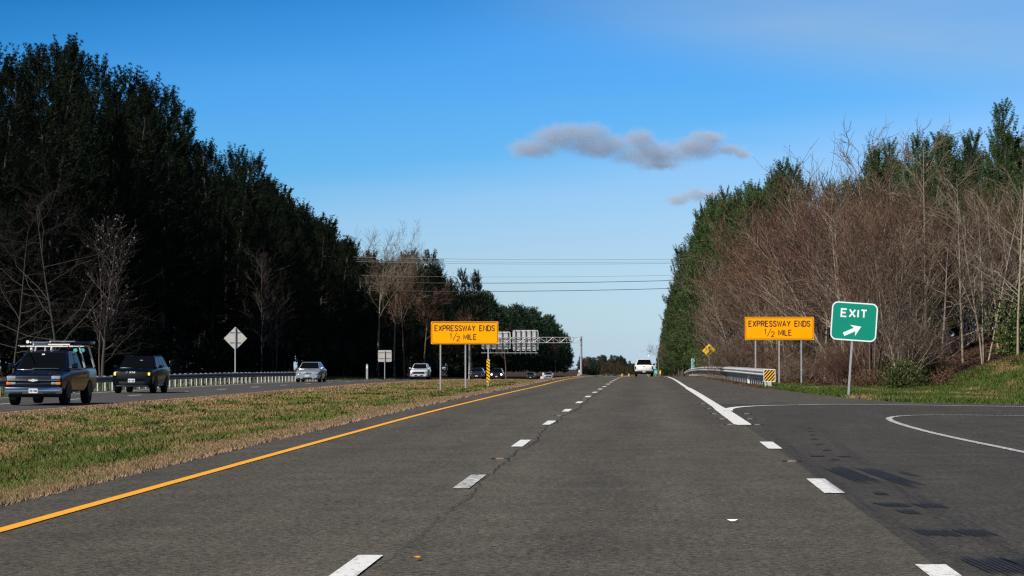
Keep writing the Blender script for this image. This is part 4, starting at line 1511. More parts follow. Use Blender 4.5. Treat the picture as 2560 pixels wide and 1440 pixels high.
for x_ in (-.78, .78):
    for y_ in (.95, 3.7): wheel(e, x_, y_, .32, .22)
arches(e, .91, (.95, 3.7), .32)

# --- pearl crossover
def crossover(u, v, Y, paint, label, lens_on=None, h=1.62, name='suv', cat='SUV', roofh=None, plates='JHB-4410'):
    e = vehicle_at(name, u, v, Y, 1, label, cat)
    st = [(.0, body_sec(.80, .80, .34, .12)), (.10, body_sec(.89, .92, .28, .14)), (.4, body_sec(.93, 1.02, .25, .1)), (1.2, body_sec(.935, 1.08, .25)),
          (3.9, body_sec(.935, 1.14, .27)), (4.45, body_sec(.88, 1.08, .36))]
    loft('body', st, paint, e)
    cabin(e, 1.05, 1.80, 3.6, 4.30, 1.05, h, .86, .62, paint, 2, .08)
    bits(e, [('grille', -.58, .58, .58, .80, -.02, .08, 'plastic', .03), ('lower_intake', -.45, .45, .36, .46, -.02, .06, 'plastic', .02)])
    for s_ in (-1, 1):
        if lens_on:
            mb = MB(); mb.box(min(s_ * .60, s_ * .82), max(s_ * .60, s_ * .82), -.03, .1, .70, .86, .03); mb.build('headlight', lens_on, e)
        mb = MB(); mb.tube([(s_ * .74, -.02, .86), (s_ * .62, -.05, .72), (s_ * .80, -.03, .50)], .035, 6)
        if not lens_on: mb.build('running_light', M['lens'], e)
    plate(e, 0, .48, -.04, plates)
    mirrors(e, 1.35, 1.08, .92, paint, (.18, .13))
    for x_ in (-.80, .80):
        for y_ in (.9, 3.6): wheel(e, x_, y_, .35, .24)
    arches(e, .935, (.9, 3.6), .35)
    return e


crossover(1047, 936, 273, M['pearl'], 'pale pearl crossover with arrow shaped lamps, between the square sign back and the orange sign', plates='TXH-3391')
crossover(1191, 938, 350, M['charcoal'], 'charcoal car seen between the second and third posts of the median sign', None, 1.50, 'car', 'car', plates='WEB-8207')
crossover(1241, 938, 400, M['maroon'], 'dark car with one glowing headlight just right of the striped post', M['lamp_white'], 1.70, plates='ZRD-5518')
crossover(1326, 940, 565, M['charcoal'], 'tiny dark car far off at the median crest', None, 1.45, 'car', 'car', plates='XKM-2204')
crossover(1371, 940, 570, M['silver'], 'tiny pale blue car far off just right of the marker posts', None, 1.45, 'car', 'car', plates='VTD-6630')

# --- white pickup driving away (rear toward the camera)
e = vehicle_at('pickup_truck', 1610, 935, 288, 1, 'white pickup driving away over the crest in the right lane', 'pickup truck', None)
st = [(.0, body_sec(.95, 1.18, .62, .05)), (.03, body_sec(.99, 1.22, .58, .05)), (2.1, body_sec(1.0, 1.22, .50)), (2.15, body_sec(1.0, 1.20, .50)),
      (4.5, body_sec(1.0, 1.16, .48)), (5.6, body_sec(.95, 1.06, .52))]
loft('body', st, M['whitepaint'], e)
cab_c = [(-.92, 2.1, 1.18), (.92, 2.1, 1.18), (.92, 4.3, 1.18), (-.92, 4.3, 1.18), (-.64, 2.40, 1.86), (.64, 2.40, 1.86), (.64, 3.55, 1.86), (-.64, 3.55, 1.86)]
mb = MB(); mb.hexa(cab_c, .08, 3); mb.build('cab', M['whitepaint'], e, 50)
quad_glass(e, 'rear_window', [cab_c[0], cab_c[1], cab_c[5], cab_c[4]], M['glass'], Vector((0, -.012, 0)), (.035, .035, .03, .07))
for s_ in (0, 1):
    q = [cab_c[1], cab_c[2], cab_c[6], cab_c[5]] if s_ else [cab_c[0], cab_c[3], cab_c[7], cab_c[4]]
    quad_glass(e, 'side_window', q, M['glass'], Vector((.01 if s_ else -.01, 0, 0)), (.1, .2, .1, .12))
bits(e, [('tailgate', -.80, .80, .66, 1.20, -.03, .02, 'whitepaint', .02), ('tailgate_handle', -.09, .09, 1.06, 1.12, -.045, -.02, 'plastic', .01),
         ('tail_light', -.97, -.83, .76, 1.10, -.035, .06, 'red', .02), ('tail_light', .83, .97, .76, 1.10, -.035, .06, 'red', .02),
         ('bumper', -.97, .97, .44, .60, -.14, .05, 'rim_dark', .03), ('undertray', -.8, .8, .28, .44, .1, 4.5, 'plastic', .03),
         ('badge', -.72, -.58, .82, .86, -.036, -.028, 'rim', .004), ('badge', .58, .72, .80, .84, -.036, -.028, 'rim', .004)])
plate(e, .0, .54, -.15, 'XFK-9071')
mirrors(e, 3.9, 1.18, .98, M['plastic'], (.22, .20))
for x_ in (-.84, .84):
    for y_ in (1.1, 4.6): wheel(e, x_, y_, .38, .26, 'rim_dark')
arches(e, 1.0, (1.1, 4.6), .38)


# ------------------------------------------------------------------ trees
def tube_arr(pts, rad, n):
    """tapered tube as arrays (triangles)"""
    pts = np.asarray(pts, float); m = len(pts)
    t = np.gradient(pts, axis=0); t /= np.linalg.norm(t, axis=1)[:, None] + 1e-9
    a = np.where(np.abs(t[:, 2:3]) < .9, np.array([[0, 0, 1.]]), np.array([[1., 0, 0]]))
    u = np.cross(t, a); u /= np.linalg.norm(u, axis=1)[:, None] + 1e-9
    w = np.cross(t, u)
    an = np.arange(n) * 2 * np.pi / n
    V = pts[:, None, :] + (u[:, None, :] * np.cos(an)[None, :, None] + w[:, None, :] * np.sin(an)[None, :, None]) * np.asarray(rad)[:, None, None]
    V = V.reshape(-1, 3)
    i = np.arange(m - 1)[:, None] * n; k = np.arange(n)[None, :]; k1 = (k + 1) % n
    a0 = (i + k).ravel(); a1 = (i + k1).ravel()
    T = np.concatenate([np.stack([a0, a1, a1 + n], 1), np.stack([a0, a1 + n, a0 + n], 1)])
    return V, T


class Acc:
    def __init__(s): s.V, s.T, s.n = [], [], 0

    def add(s, V, T):
        s.V.append(V); s.T.append(T + s.n); s.n += len(V)

    def mesh(s, name, mats):
        return np_mesh(name, np.concatenate(s.V), np.concatenate(s.T), mats)


def tufts(acc, pos, dirs, rng, per, length, width, spread=.9):
    """needle sprays: thin triangles fanned round a direction"""
    n = len(pos)
    P0 = np.repeat(pos, per, 0); D0 = np.repeat(dirs, per, 0)
    J = rng.normal(size=(n * per, 3)); J /= np.linalg.norm(J, axis=1)[:, None]
    d = D0 * (1 - spread * .45) + J * spread
    d /= np.linalg.norm(d, axis=1)[:, None]
    L = length * rng.uniform(.6, 1.15, (n * per, 1))
    side = np.cross(d, rng.normal(size=(n * per, 3))); side /= np.linalg.norm(side, axis=1)[:, None] + 1e-9
    off = J * length * .18
    a = P0 + off - side * width / 2; b = P0 + off + side * width / 2; c = P0 + off + d * L
    V = np.stack([a, b, c], 1).reshape(-1, 3)
    T = np.arange(n * per * 3).reshape(-1, 3)
    acc.add(V, T)


def make_pine(seed, h=20.0, base=.25, rad=3.4, ntuft_mul=1.0, shape=1.0, needle='needle', label=''):
    rng = np.random.default_rng(seed)
    e = empty('pine_tree', (0, 0, 0), 0, label, 'pine tree')
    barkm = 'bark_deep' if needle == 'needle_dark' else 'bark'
    tr = Acc()
    zs = np.linspace(-.5, h * .985, 12)
    bend = rng.normal(size=2) * .35
    ph = rng.uniform(0, 6)
    axis = lambda z: np.array([bend[0] * (z / h) ** 2 * 2 + .12 * math.sin(z * .35 + ph), bend[1] * (z / h) ** 2 * 2 + .12 * math.cos(z * .3 + ph), z])
    r0 = h * .0105 + .03
    V, T = tube_arr([axis(z) for z in zs], [r0 * (1 - .93 * max(0, z) / h) + .01 for z in zs], 7); tr.add(V, T)
    fo = Acc(); pos, dirs = [], []
    nb = int(80 * (1 - base) * ntuft_mul + 14)
    for k in range(nb):
        t = (k + rng.uniform(0, 1)) / nb
        z = h * (base + (1 - base) * t)
        prof = math.sin(min(1, t / .35) * math.pi / 2) * (1 - t) ** (.80 * shape) + .07
        L = rad * prof * rng.choice([.45, .8, 1.0, 1.1, 1.3])
        az = k * 2.399 + rng.normal() * .5
        up = .10 + .75 * t + rng.normal() * .15
        d = np.array([math.cos(az), math.sin(az), 0])
        p0 = axis(z)
        m = 5
        pts = [p0 + d * L * s + np.array([0, 0, 1]) * L * (up * s * s * .8 + .05 * s - (.10 * s if t < .3 else 0)) for s in np.linspace(0, 1, m)]
        V, T = tube_arr(pts, np.linspace(.02 + .012 * L, .010, m), 3); tr.add(V, T)
        nt = max(4, int(L * 4.2))
        for q in range(nt):
            s = rng.uniform(.32, 1.0) ** .75
            i = min(m - 2, int(s * (m - 1))); f = s * (m - 1) - i
            pp = pts[i] * (1 - f) + pts[i + 1] * f
            sd = np.array([-d[1], d[0], 0]) * rng.normal() * .30 * L * (1.1 - s * .6) + np.array([0, 0, rng.uniform(.0, .26)]) * L * .5
            sd_n = min(1.1, np.linalg.norm(sd)); sd = sd / (np.linalg.norm(sd) + 1e-9) * sd_n
            tip = pp + sd
            if rng.random() < .6:
                V, T = tube_arr([pp, tip], [.014, .008], 3); tr.add(V, T)
            dd = sd / (np.linalg.norm(sd) + 1e-9) * .5 + d * .3 + np.array([0, 0, .7])
            dd = dd / np.linalg.norm(dd)
            fl = rng.uniform(.30, .85) * (.7 + .5 * t)
            for q2 in range(5):
                pos.append(tip + dd * fl * q2 / 4 + np.array([0, 0, .05 * q2])); dirs.append(dd)
        pos.append(pts[-1]); dirs.append((d * .5 + np.array([0, 0, .8])) / 1.0)
    pos.append(axis(h)); dirs.append(np.array([0, 0, 1.]))
    pos = np.array(pos); dirs = np.array(dirs)
    tufts(fo, pos, dirs, rng, 13, .20, .048, .85)
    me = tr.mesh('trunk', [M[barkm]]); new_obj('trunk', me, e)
    me = fo.mesh('crown', [M[needle]]); new_obj('crown', me, e)
    return e


def grow_bare(rng, trunk, twig, p, d, L, r, level, maxl, cfg, tips):
    """recursive winter branch; thick wood to trunk, last levels to twig"""
    n = 5 if level == 0 else (4 if level < maxl - 1 else 3)
    pts = [p]; dd = d.copy()
    wob = cfg['wob'] * (1 if level else .35)
    for i in range(n):
        dd = dd + rng.normal(size=3) * wob + np.array([0, 0, cfg['up'] * (.3 if level == 0 else 1)])
        dd /= np.linalg.norm(dd)
        pts.append(pts[-1] + dd * L / n)
    r1 = r * (.14 if level == 0 else .45)
    rad = np.linspace(r, r1, n + 1)
    V, T = tube_arr(pts, rad, 7 if level == 0 else (5 if level == 1 else 3))
    (trunk if level <= cfg['wood'] else twig).add(V, T)
    if level >= maxl:
        tips.append(pts[-1]); return
    nc = cfg['n'][level]
    for k in range(nc):
        s = cfg['s0'][level] + (1 - cfg['s0'][level]) * ((k + rng.uniform(.2, .9)) / nc)
        i = min(n - 1, int(s * n)); f = s * n - i
        pp = pts[i] * (1 - f) + pts[i + 1] * f
        base = pts[i + 1] - pts[i]; base /= np.linalg.norm(base)
        az = rng.uniform(0, 2 * math.pi)
        a = np.cross(base, [0, 0, 1.0]) if abs(base[2]) < .95 else np.array([1., 0, 0]); a /= np.linalg.norm(a)
        b = np.cross(base, a)
        ang = R(cfg['ang'][level]) * rng.uniform(.7, 1.3)
        nd = base * math.cos(ang) + (a * math.cos(az) + b * math.sin(az)) * math.sin(ang)
        rr = r + (r1 - r) * s
        grow_bare(rng, trunk, twig, pp, nd, L * cfg['len'][level] * rng.uniform(.65, 1.2) * (1.15 - .5 * s if level == 0 else 1), max(cfg['rmin'], rr * cfg['rk'][level]), level + 1, maxl, cfg, tips)
    # leader goes on
    if level < maxl and level > 0:
        tips.append(pts[-1])


def make_bare(seed, kind, name='bare_tree', label='', cat='bare tree', bark='bark_grey', twigm='twig_grey', bud=None, h=12.0):
    rng = np.random.default_rng(seed)
    e = empty(name, (0, 0, 0), 0, label, cat)
    tr, tw, bd = Acc(), Acc(), Acc()
    tips = []
    if kind == 'vase':       # many stems from the base, fine top
        cfg = dict(n=(6, 5, 4, 2), s0=(.2, .2, .15, .1), ang=(28, 32, 34, 36), len=(.55, .60, .62, .6), rk=(.6, .6, .6, .7), wob=.09, up=.07, wood=2, rmin=.012)
        for k in range(7):
            az = k * .9 + rng.uniform(0, .5); tilt = rng.uniform(.08, .52)
            d = np.array([math.cos(az) * tilt, math.sin(az) * tilt, 1]); d /= np.linalg.norm(d)
            grow_bare(rng, tr, tw, np.array([math.cos(az) * .2, math.sin(az) * .2, -.3]), d, h * rng.uniform(.50, .62), .065, 0, 4, cfg, tips)
    elif kind == 'tall':     # one straight stem, ascending limbs
        cfg = dict(n=(28, 5, 4, 3), s0=(.25, .2, .15, .1), ang=(48, 36, 36, 36), len=(.22, .52, .55, .6), rk=(.5, .6, .6, .6), wob=.07, up=.09, wood=2, rmin=.014)
        grow_bare(rng, tr, tw, np.array([0, 0, -.3]), np.array([0, 0, 1.]), h, .10, 0, 3, cfg, tips)
    elif kind == 'twin':     # pale forked stems
        cfg = dict(n=(13, 5, 4, 3), s0=(.3, .2, .15, .1), ang=(42, 38, 36, 36), len=(.28, .55, .55, .6), rk=(.42, .5, .55, .6), wob=.08, up=.08, wood=2, rmin=.010)
        for k in range(3):
            az = k * 2.1 + rng.uniform(0, .6); tilt = rng.uniform(.05, .2)
            d = np.array([math.cos(az) * tilt, math.sin(az) * tilt, 1]); d /= np.linalg.norm(d)
            grow_bare(rng, tr, tw, np.array([math.cos(az) * .15, math.sin(az) * .15, -.3]), d, h * rng.uniform(.75, .97), .075, 0, 3, cfg, tips)
    elif kind == 'spread':   # crooked wide limbs low down
        cfg = dict(n=(16, 6, 5, 3), s0=(.12, .15, .12, .1), ang=(66, 42, 40, 40), len=(.50, .52, .55, .6), rk=(.45, .5, .55, .6), wob=.16, up=.05, wood=1, rmin=.009)
        grow_bare(rng, tr, tw, np.array([0, 0, -.3]), np.array([.08, 0, 1.]), h * .95, .10, 0, 3, cfg, tips)
    elif kind == 'round':    # open grown crown on a clear stem
        cfg = dict(n=(9, 6, 5, 4), s0=(.55, .2, .2, .1), ang=(40, 36, 36, 38), len=(.45, .6, .6, .6), rk=(.5, .55, .55, .6), wob=.10, up=.06, wood=2, rmin=.016)
        grow_bare(rng, tr, tw, np.array([0, 0, -.3]), np.array([0, 0, 1.]), h * .72, .20, 0, 4, cfg, tips)
    else:                    # 'brush': knee to head high thicket
        cfg = dict(n=(6, 5, 4), s0=(.1, .1, .1), ang=(38, 40, 42), len=(.55, .6, .6), rk=(.6, .6, .6), wob=.14, up=.05, wood=0, rmin=.007)
        for k in range(16):
            az = rng.uniform(0, 6.28); tilt = rng.uniform(.1, .9); rr = rng.uniform(0, h * .35)
            d = np.array([math.cos(az) * tilt, math.sin(az) * tilt, 1]); d /= np.linalg.norm(d)
            grow_bare(rng, tr, tw, np.array([math.cos(az) * rr, math.sin(az) * rr, -.1]), d, h * rng.uniform(.5, .8), .016, 0, 3, cfg, tips)
    new_obj('trunk' if kind != 'brush' else 'stems', tr.mesh('trunk', [M[bark]]), e)
    if tw.n:
        new_obj('twigs', tw.mesh('twigs', [M[twigm]]), e)
    if bud and tips:
        tp = np.array(tips)
        mat_, frac, per, ln, wd = bud
        tp = tp[rng.random(len(tp)) < frac]
        tufts(bd, tp, np.tile([[0, 0, 1.]], (len(tp), 1)), rng, per, ln, wd, 1.0)
        new_obj('buds' if mat_ != 'petal' else 'blossom', bd.mesh('buds', [M[mat_]]), e)
    return e


def make_shrub(seed, mat_, h=2.2, r=1.6, n=420, name='shrub', label='', leaf=(.16, .07), per=7):
    rng = np.random.default_rng(seed)
    e = empty(name, (0, 0, 0), 0, label, 'shrub')
    tr, fo = Acc(), Acc()
    pos = []
    for k in range(14):
        az = rng.uniform(0, 6.28); tilt = rng.uniform(0, .8)
        L = h * rng.uniform(.6, 1.0)
        d = np.array([math.cos(az) * tilt * r / h, math.sin(az) * tilt * r / h, 1.]); d /= np.linalg.norm(d)
        pts = [np.array([0, 0, -.1]) + d * L * s + rng.normal(size=3) * .05 for s in np.linspace(0, 1, 5)]
        V, T = tube_arr(pts, np.linspace(.025, .006, 5), 3); tr.add(V, T)
        for q in range(n // 14):
            s = rng.uniform(.15, 1.0)
            p = pts[min(3, int(s * 4))] + rng.normal(size=3) * np.array([.42 * r * .5, .42 * r * .5, .22])
            p[2] = max(.05, p[2]); pos.append(p)
    pos = np.array(pos)
    tufts(fo, pos, np.tile([[0, 0, 1.]], (len(pos), 1)), rng, per, leaf[0], leaf[1], 1.0)
    new_obj('stems', tr.mesh('stems', [M['bark_brown']]), e)
    new_obj('leaves', fo.mesh('leaves', [M[mat_]]), e)
    return e


SIL_L = [(-400, 60), (0, 128), (90, 102), (180, 116), (230, 130), (300, 190), (335, 240), (380, 215), (425, 186), (500, 262), (540, 345), (600, 376), (650, 432), (700, 478),
         (760, 518), (830, 592), (880, 612), (920, 655), (1000, 650), (1075, 622), (1110, 655), (1160, 672), (1200, 706), (1240, 765), (1300, 766), (1340, 772),
         (1380, 800), (1410, 850), (1440, 893), (1475, 895), (1510, 890), (1545, 890), (1565, 900), (1590, 912), (1600, 925)]
SIL_R = [(1640, 915), (1650, 885), (1665, 845), (1680, 790), (1700, 695), (1720, 625), (1745, 560), (1790, 492), (1850, 440), (1880, 450), (1940, 398), (1990, 430),
         (2040, 470), (2120, 440), (2200, 372), (2290, 334), (2370, 345), (2430, 292), (2490, 300), (2502, 240), (2560, 222), (2900, 160)]


def top_h(X, Y, sil, lo, hi):
    g = terr(X, Y)
    u, v, s = proj((X, Y, g))
    vt = float(np.interp(u, [a[0] for a in sil], [a[1] for a in sil]))
    hh = (v - vt) / s
    return max(lo, min(hi, hh)), u, v, s


HREAL = {}


def place(src, X, Y, h, h0, rng, label, group, used, wide=1.0):
    if src.name not in HREAL:
        HREAL[src.name] = max(max(c[2] for c in q.bound_box) for q in C.objects if q.parent == src)
    k = h / HREAL[src.name]
    sc = (k * wide * rng.uniform(.9, 1.12), k * wide * rng.uniform(.9, 1.12), k)
    loc = (X, Y, terr(X, Y) - .05)
    rz = rng.uniform(0, 6.28)
    if src.name not in used:
        used.add(src.name)
        src.location = loc; src.rotation_euler = (0, 0, rz); src.scale = sc
        src['label'] = label; src['group'] = group
        return src
    return copy_tree(src, loc, rz, sc, label, group)


USED = set()
rng = np.random.default_rng(11)
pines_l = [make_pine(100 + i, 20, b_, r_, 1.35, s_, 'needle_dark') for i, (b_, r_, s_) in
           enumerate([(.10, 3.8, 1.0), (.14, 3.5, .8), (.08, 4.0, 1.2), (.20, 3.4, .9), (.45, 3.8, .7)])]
pines_r = [make_pine(200 + i, 20, b_, r_, 1.35, s_, 'needle') for i, (b_, r_, s_) in
           enumerate([(.06, 3.4, 1.0), (.10, 3.1, .8), (.05, 3.3, 1.2), (.30, 3.4, .8)])]
for o in C.objects:
    if o.parent is not None: KIDS.setdefault(o.parent.name, [])
# prototypes are all made first so that copies find their parts
maples = [make_bare(300 + i, 'vase', bark='bark_grey' if i != 1 else 'bark_brown', twigm='twig_red', bud=('bud', .16, 2, .09, .03), h=12) for i in range(3)]
talls = [make_bare(320 + i, 'tall', bark='bark_pale', twigm='twig_grey', h=14) for i in range(2)]
twins = [make_bare(330 + i, 'twin', bark='bark_pale', twigm='twig_grey', h=12) for i in range(2)]
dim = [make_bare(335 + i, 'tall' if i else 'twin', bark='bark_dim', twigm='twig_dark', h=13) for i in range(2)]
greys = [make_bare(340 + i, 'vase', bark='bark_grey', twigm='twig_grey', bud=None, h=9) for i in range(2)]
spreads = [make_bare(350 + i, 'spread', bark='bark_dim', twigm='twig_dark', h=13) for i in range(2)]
spreads_r = [make_bare(356 + i, 'spread', bark='bark_grey', twigm='twig_grey', h=8) for i in range(2)]
rounds = [make_bare(360, 'round', bark='bark_pale', twigm='twig_grey', h=20), make_bare(361, 'round', bark='bark_brown', twigm='twig_red', bud=('leaf_brown', .6, 2, .3, .12), h=18)]
blossom = make_bare(370, 'tall', name='blossom_tree', cat='tree', bark='bark_dim', twigm='twig_dark', bud=('petal', .30, 2, .08, .05), h=8, label='slender tree with sparse white blossom in front of the dark pines, above the pickup')
brushes = [make_bare(380 + i, 'brush', name='bare_shrub', cat='shrub', bark='bark_brown', twigm='twig_grey' if i else 'twig_red', h=2.6) for i in range(2)]
shr_g = [make_shrub(400 + i, 'leaf_green', 3.0, 2.2, 560) for i in range(2)]
shr_b = [make_shrub(410, 'leaf_brown', 1.2, 1.3, 260, leaf=(.10, .06), per=5)]
shr_d = [make_shrub(420, 'needle_dark', 4.0, 3.0, 520, leaf=(.34, .12))]

LM = [(-50, 'at the left edge of the frame'), (130, 'above the navy pickup'), (360, 'above the black SUV'), (560, 'above the diamond sign back'),
      (760, 'above the silver sedan'), (960, 'above the square sign back'), (1170, 'above the left orange sign'), (1310, 'above the gantry panels'),
      (1420, 'left of the gantry leg'), (1520, 'beyond the gantry leg')]
LMR = [(1660, 'nearest the road gap'), (1730, 'above the mile marker'), (1800, 'above the yellow diamond sign'), (1950, 'above the right orange sign'),
       (2130, 'above the EXIT sign'), (2350, 'over the bank right of the EXIT sign'), (2540, 'at the right edge of the frame')]


def near_lm(u, L):
    return min(L, key=lambda t: abs(t[0] - u))[1]


# left forest: front row, then deeper rows
npine = 0
Yc = 150.0
row = 0
for row, (xo, yo, step, hk, ymax) in enumerate([(-49, 0, 5.2, 1.0, 800), (-54, 1.5, 5.6, 1.0, 680), (-61, 3, 7.0, .97, 460)]):
    Y = 150.0 + yo + row * 5
    while Y < ymax:
        X = xo + rng.uniform(-2.0, 2.0)
        hh, u, v, s = top_h(X, Y, SIL_L, 9, 30)
        if u > -260 and u < 1462:
            h = hh * hk * rng.choice([.68, .80, .90, 1.0, 1.04])
            src = pines_l[int(rng.integers(0, 5 if row else 4))]
            where = near_lm(u, LM)
            d = 'front' if row == 0 else 'depth'
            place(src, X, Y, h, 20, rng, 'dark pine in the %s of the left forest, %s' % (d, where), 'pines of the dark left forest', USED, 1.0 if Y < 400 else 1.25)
            npine += 1
        Y += step * (1 if Y < 330 else 1 + (Y - 330) / 150.0)
# far woods: beyond 800 m they read as one mass
def far_woods(name, spots, srcs, matname, label):
    VV, TT, n = [], [], 0
    for i, (X, Y, h, wide) in enumerate(spots):
        crown = [c for c in KIDSOF(srcs[i % len(srcs)]) if c.name.startswith('crown')][0].data
        co = np.zeros(len(crown.vertices) * 3, np.float32); crown.vertices.foreach_get('co', co); co = co.reshape(-1, 3, 3)
        co = co[rng.random(len(co)) < .22]
        cen = co.mean(1, keepdims=True); co = cen + (co - cen) * 2.6
        k = h / 20; a = rng.uniform(0, 6.28)
        x = (co[..., 0] * math.cos(a) - co[..., 1] * math.sin(a)) * k * wide + X; y = (co[..., 0] * math.sin(a) + co[..., 1] * math.cos(a)) * k * wide + Y
        z = co[..., 2] * k + terr(X, Y)
        V = np.stack([x, y, z], -1).reshape(-1, 3); VV.append(V); TT.append(np.arange(len(V)).reshape(-1, 3) + n); n += len(V)
    me = np_mesh(name, np.concatenate(VV), np.concatenate(TT), [M[matname]])
    tag(new_obj(name, me), label, 'woods', kind='stuff')


def KIDSOF(o): return [c for c in C.objects if c.parent == o]


sp = []
Y = 780.0
while Y < 1500:
    for xo in (-45, -53):
        X = xo + rng.uniform(-3, 3); hh, u, v, s_ = top_h(X, Y, SIL_L, 8, 26)
        if u < 1458: sp.append((X, Y, hh * rng.uniform(.78, 1.02), 1.5))
    Y += 9
for k in range(75):
    Y = rng.uniform(1300, 2300); u = rng.uniform(1446, 1594); X = at(u, 930, Y).x
    hh, u2, v, s_ = top_h(X, Y, SIL_L, 5, 30); sp.append((X, Y, hh * rng.uniform(.7, 1.03), 1.5))
far_woods('far_woods', sp, pines_l, 'needle_far', 'dark far woods on the skyline left of the white pickup')
sp = []
for k in range(90):
    Y = rng.uniform(150, 520); X = rng.uniform(-105, -70)
    hh, u, v, s_ = top_h(X, Y, SIL_L, 5, 26)
    if -250 < u < 1250: sp.append((X, Y, hh * rng.uniform(.55, .85), 1.5))
far_woods('deep_woods', sp, pines_l, 'needle_dark', 'black depth of the left woods behind the pine rows')
sp = []
for k in range(110):
    Y = rng.uniform(360, 900); X = rng.uniform(-78, -57)
    hh, u, v, s_ = top_h(X, Y, SIL_L, 5, 30)
    if u < 1450: sp.append((X, Y, hh * rng.uniform(.80, 1.0), 1.15))
far_woods('far_woods', sp, pines_l, 'needle_dark', 'dark far part of the left woods sloping down to the gantry')
sp = []
for k in range(60):
    Y = rng.uniform(190, 330); X = rng.uniform(11, 40)
    hh, u, v, s_ = top_h(X, Y, SIL_R, 5, 26)
    if u < 2700: sp.append((X, Y, hh * rng.uniform(.55, .85), 1.5))
far_woods('deep_woods', sp, pines_r, 'needle_dark', 'dark depth of the right woods behind the leafless trees')
sp = []
for k in range(26):
    Y = rng.uniform(1150, 1700); u = rng.uniform(1448, 1580); X = at(u, 930, Y).x
    hh, u2, v, s_ = top_h(X, Y, SIL_L, 5, 26); sp.append((X, Y, hh * rng.uniform(.45, .85), 1.4))
far_woods('far_woods', sp, pines_l, 'twig_far', 'brown leafless far woods below the dark skyline trees')
sp = []
Y = 780.0
while Y < 1700:
    X = 9.5 + rng.uniform(-1, 1); hh, u, v, s_ = top_h(X, Y, SIL_R, 5, 26); sp.append((X, Y, hh * rng.uniform(.85, 1.02), 1.2)); Y += 10
far_woods('far_woods', sp, pines_r, 'needle', 'far end of the right woods where they meet the road')
# leafless trees in front of / among the left pines
for (u, Y, h, src, lb) in [(150, 168, 15, spreads[0], 'crooked leafless tree with wide pale limbs against the dark pines, above the pickup'),
                           (30, 160, 12, spreads[1], 'leafless tree at the left edge of the frame, against the dark pines'),
                           (250, 178, 12, spreads[1], 'leafless tree between the pickup and SUV, against the dark pines'),
                           (655, 262, 13, dim[1], 'pale leafless tree leaning among the pines right of the diamond sign'),
                           (690, 270, 11, dim[0], 'pale forked leafless tree among the pines left of the silver sedan'),
                           (945, 455, 27, rounds[0], 'tall leafless tree with a round pale crown above the power lines, left of its twin'),
                           (985, 470, 28, rounds[0], 'tall leafless tree with a round pale crown above the power lines, right of its twin'),
                           (1010, 440, 20, rounds[1], 'brown budding tree under the tall pale crowns on the left skyline'),
                           (1060, 480, 19, rounds[1], 'brown budding tree left of the orange median sign skyline'),
                           (1180, 560, 16, rounds[1], 'brown tree among pines above the orange median sign'),
                           (1265, 600, 13, rounds[1], 'grey leafless tree just right of the orange median sign'),
                           (1390, 900, 14, rounds[1], 'far leafless tree beside the gantry truss'),
                           (1470, 1200, 10, rounds[1], 'far brownish tree just right of the gantry leg'),
                           (1648, 640, 10, rounds[0], 'thin leafless tree by the road gap at the end of the right forest')]:
    X = at(u, 930, Y).x
    h0 = {'spreads': 13}.get('', 0) or (13 if src in spreads else 14 if src in talls else 12 if src in twins else 20 if src is rounds[0] else 18)
    place(src, X, Y, h, h0, rng, lb, 'leafless trees on the left side' if u < 1600 else 'leafless trees on the right side', USED)
Xb = at(255, 900, 170).x
blossom.location = (Xb, 170, terr(Xb, 170)); blossom.scale = (1.25, 1.25, 1.25)
# low dark growth at the foot of the left forest
for k in range(40):
    Y = 150 + (k / 40) ** 1.5 * 620; X = -45 + rng.uniform(-1.5, 1.5)
    u = proj((X, Y, 0))[0]
    place(shr_d[0], X, Y, rng.uniform(3, 6), 4, rng, 'dark undergrowth below the left pines, %s' % near_lm(u, LM).replace('above', 'behind'), 'undergrowth under the left pines', USED)

# right side pines
for row, (xo, y0, step, ymax) in enumerate([(8.6, 262, 6, 800), (13, 210, 8, 480), (18, 160, 7, 380), (24, 135, 7, 300)]):
    Y = y0
    while Y < ymax:
        X = xo + rng.uniform(-1.0, 1.0)
        hh, u, v, s = top_h(X, Y, SIL_R, 6, 27)
        if u < 2700:
            h = hh * rng.choice([.80, .88, .95, 1.0, 1.04])
            if row == 0 and u > 1790: h *= .95
            src = pines_r[int(rng.integers(0, 3 if row == 0 else 4))]
            place(src, X, Y, h, 20, rng, 'green pine %s, %s' % ('along the edge of the right forest' if row == 0 else 'behind the right bare trees', near_lm(u, LMR)),
                  'pines of the right forest', USED, 1.0 if Y < 500 else 1.3)
            npine += 1
        Y += step * (1 if Y < 420 else 1 + (Y - 420) / 150.0)

# right side bare trees; top line of the reddish mass
SIL_B = [(1740, 915), (1775, 860), (1800, 790), (1830, 700), (1870, 615), (1930, 520), (1990, 440), (2040, 392), (2100, 375), (2180, 400), (2260, 420), (2340, 440), (2440, 470), (2560, 480), (2800, 470)]
def bare_at(u, Y, src, h0, lb, hk=1.0, habs=None, group='leafless trees on the right side', wide=1.0):
    X = at(u, 930, Y).x
    hh, u_, v_, s_ = top_h(X, Y, SIL_B, 2.5, 18)
    hh *= 1.12
    return place(src, X, Y, habs or hh * hk, h0, rng, lb, group, USED, wide)


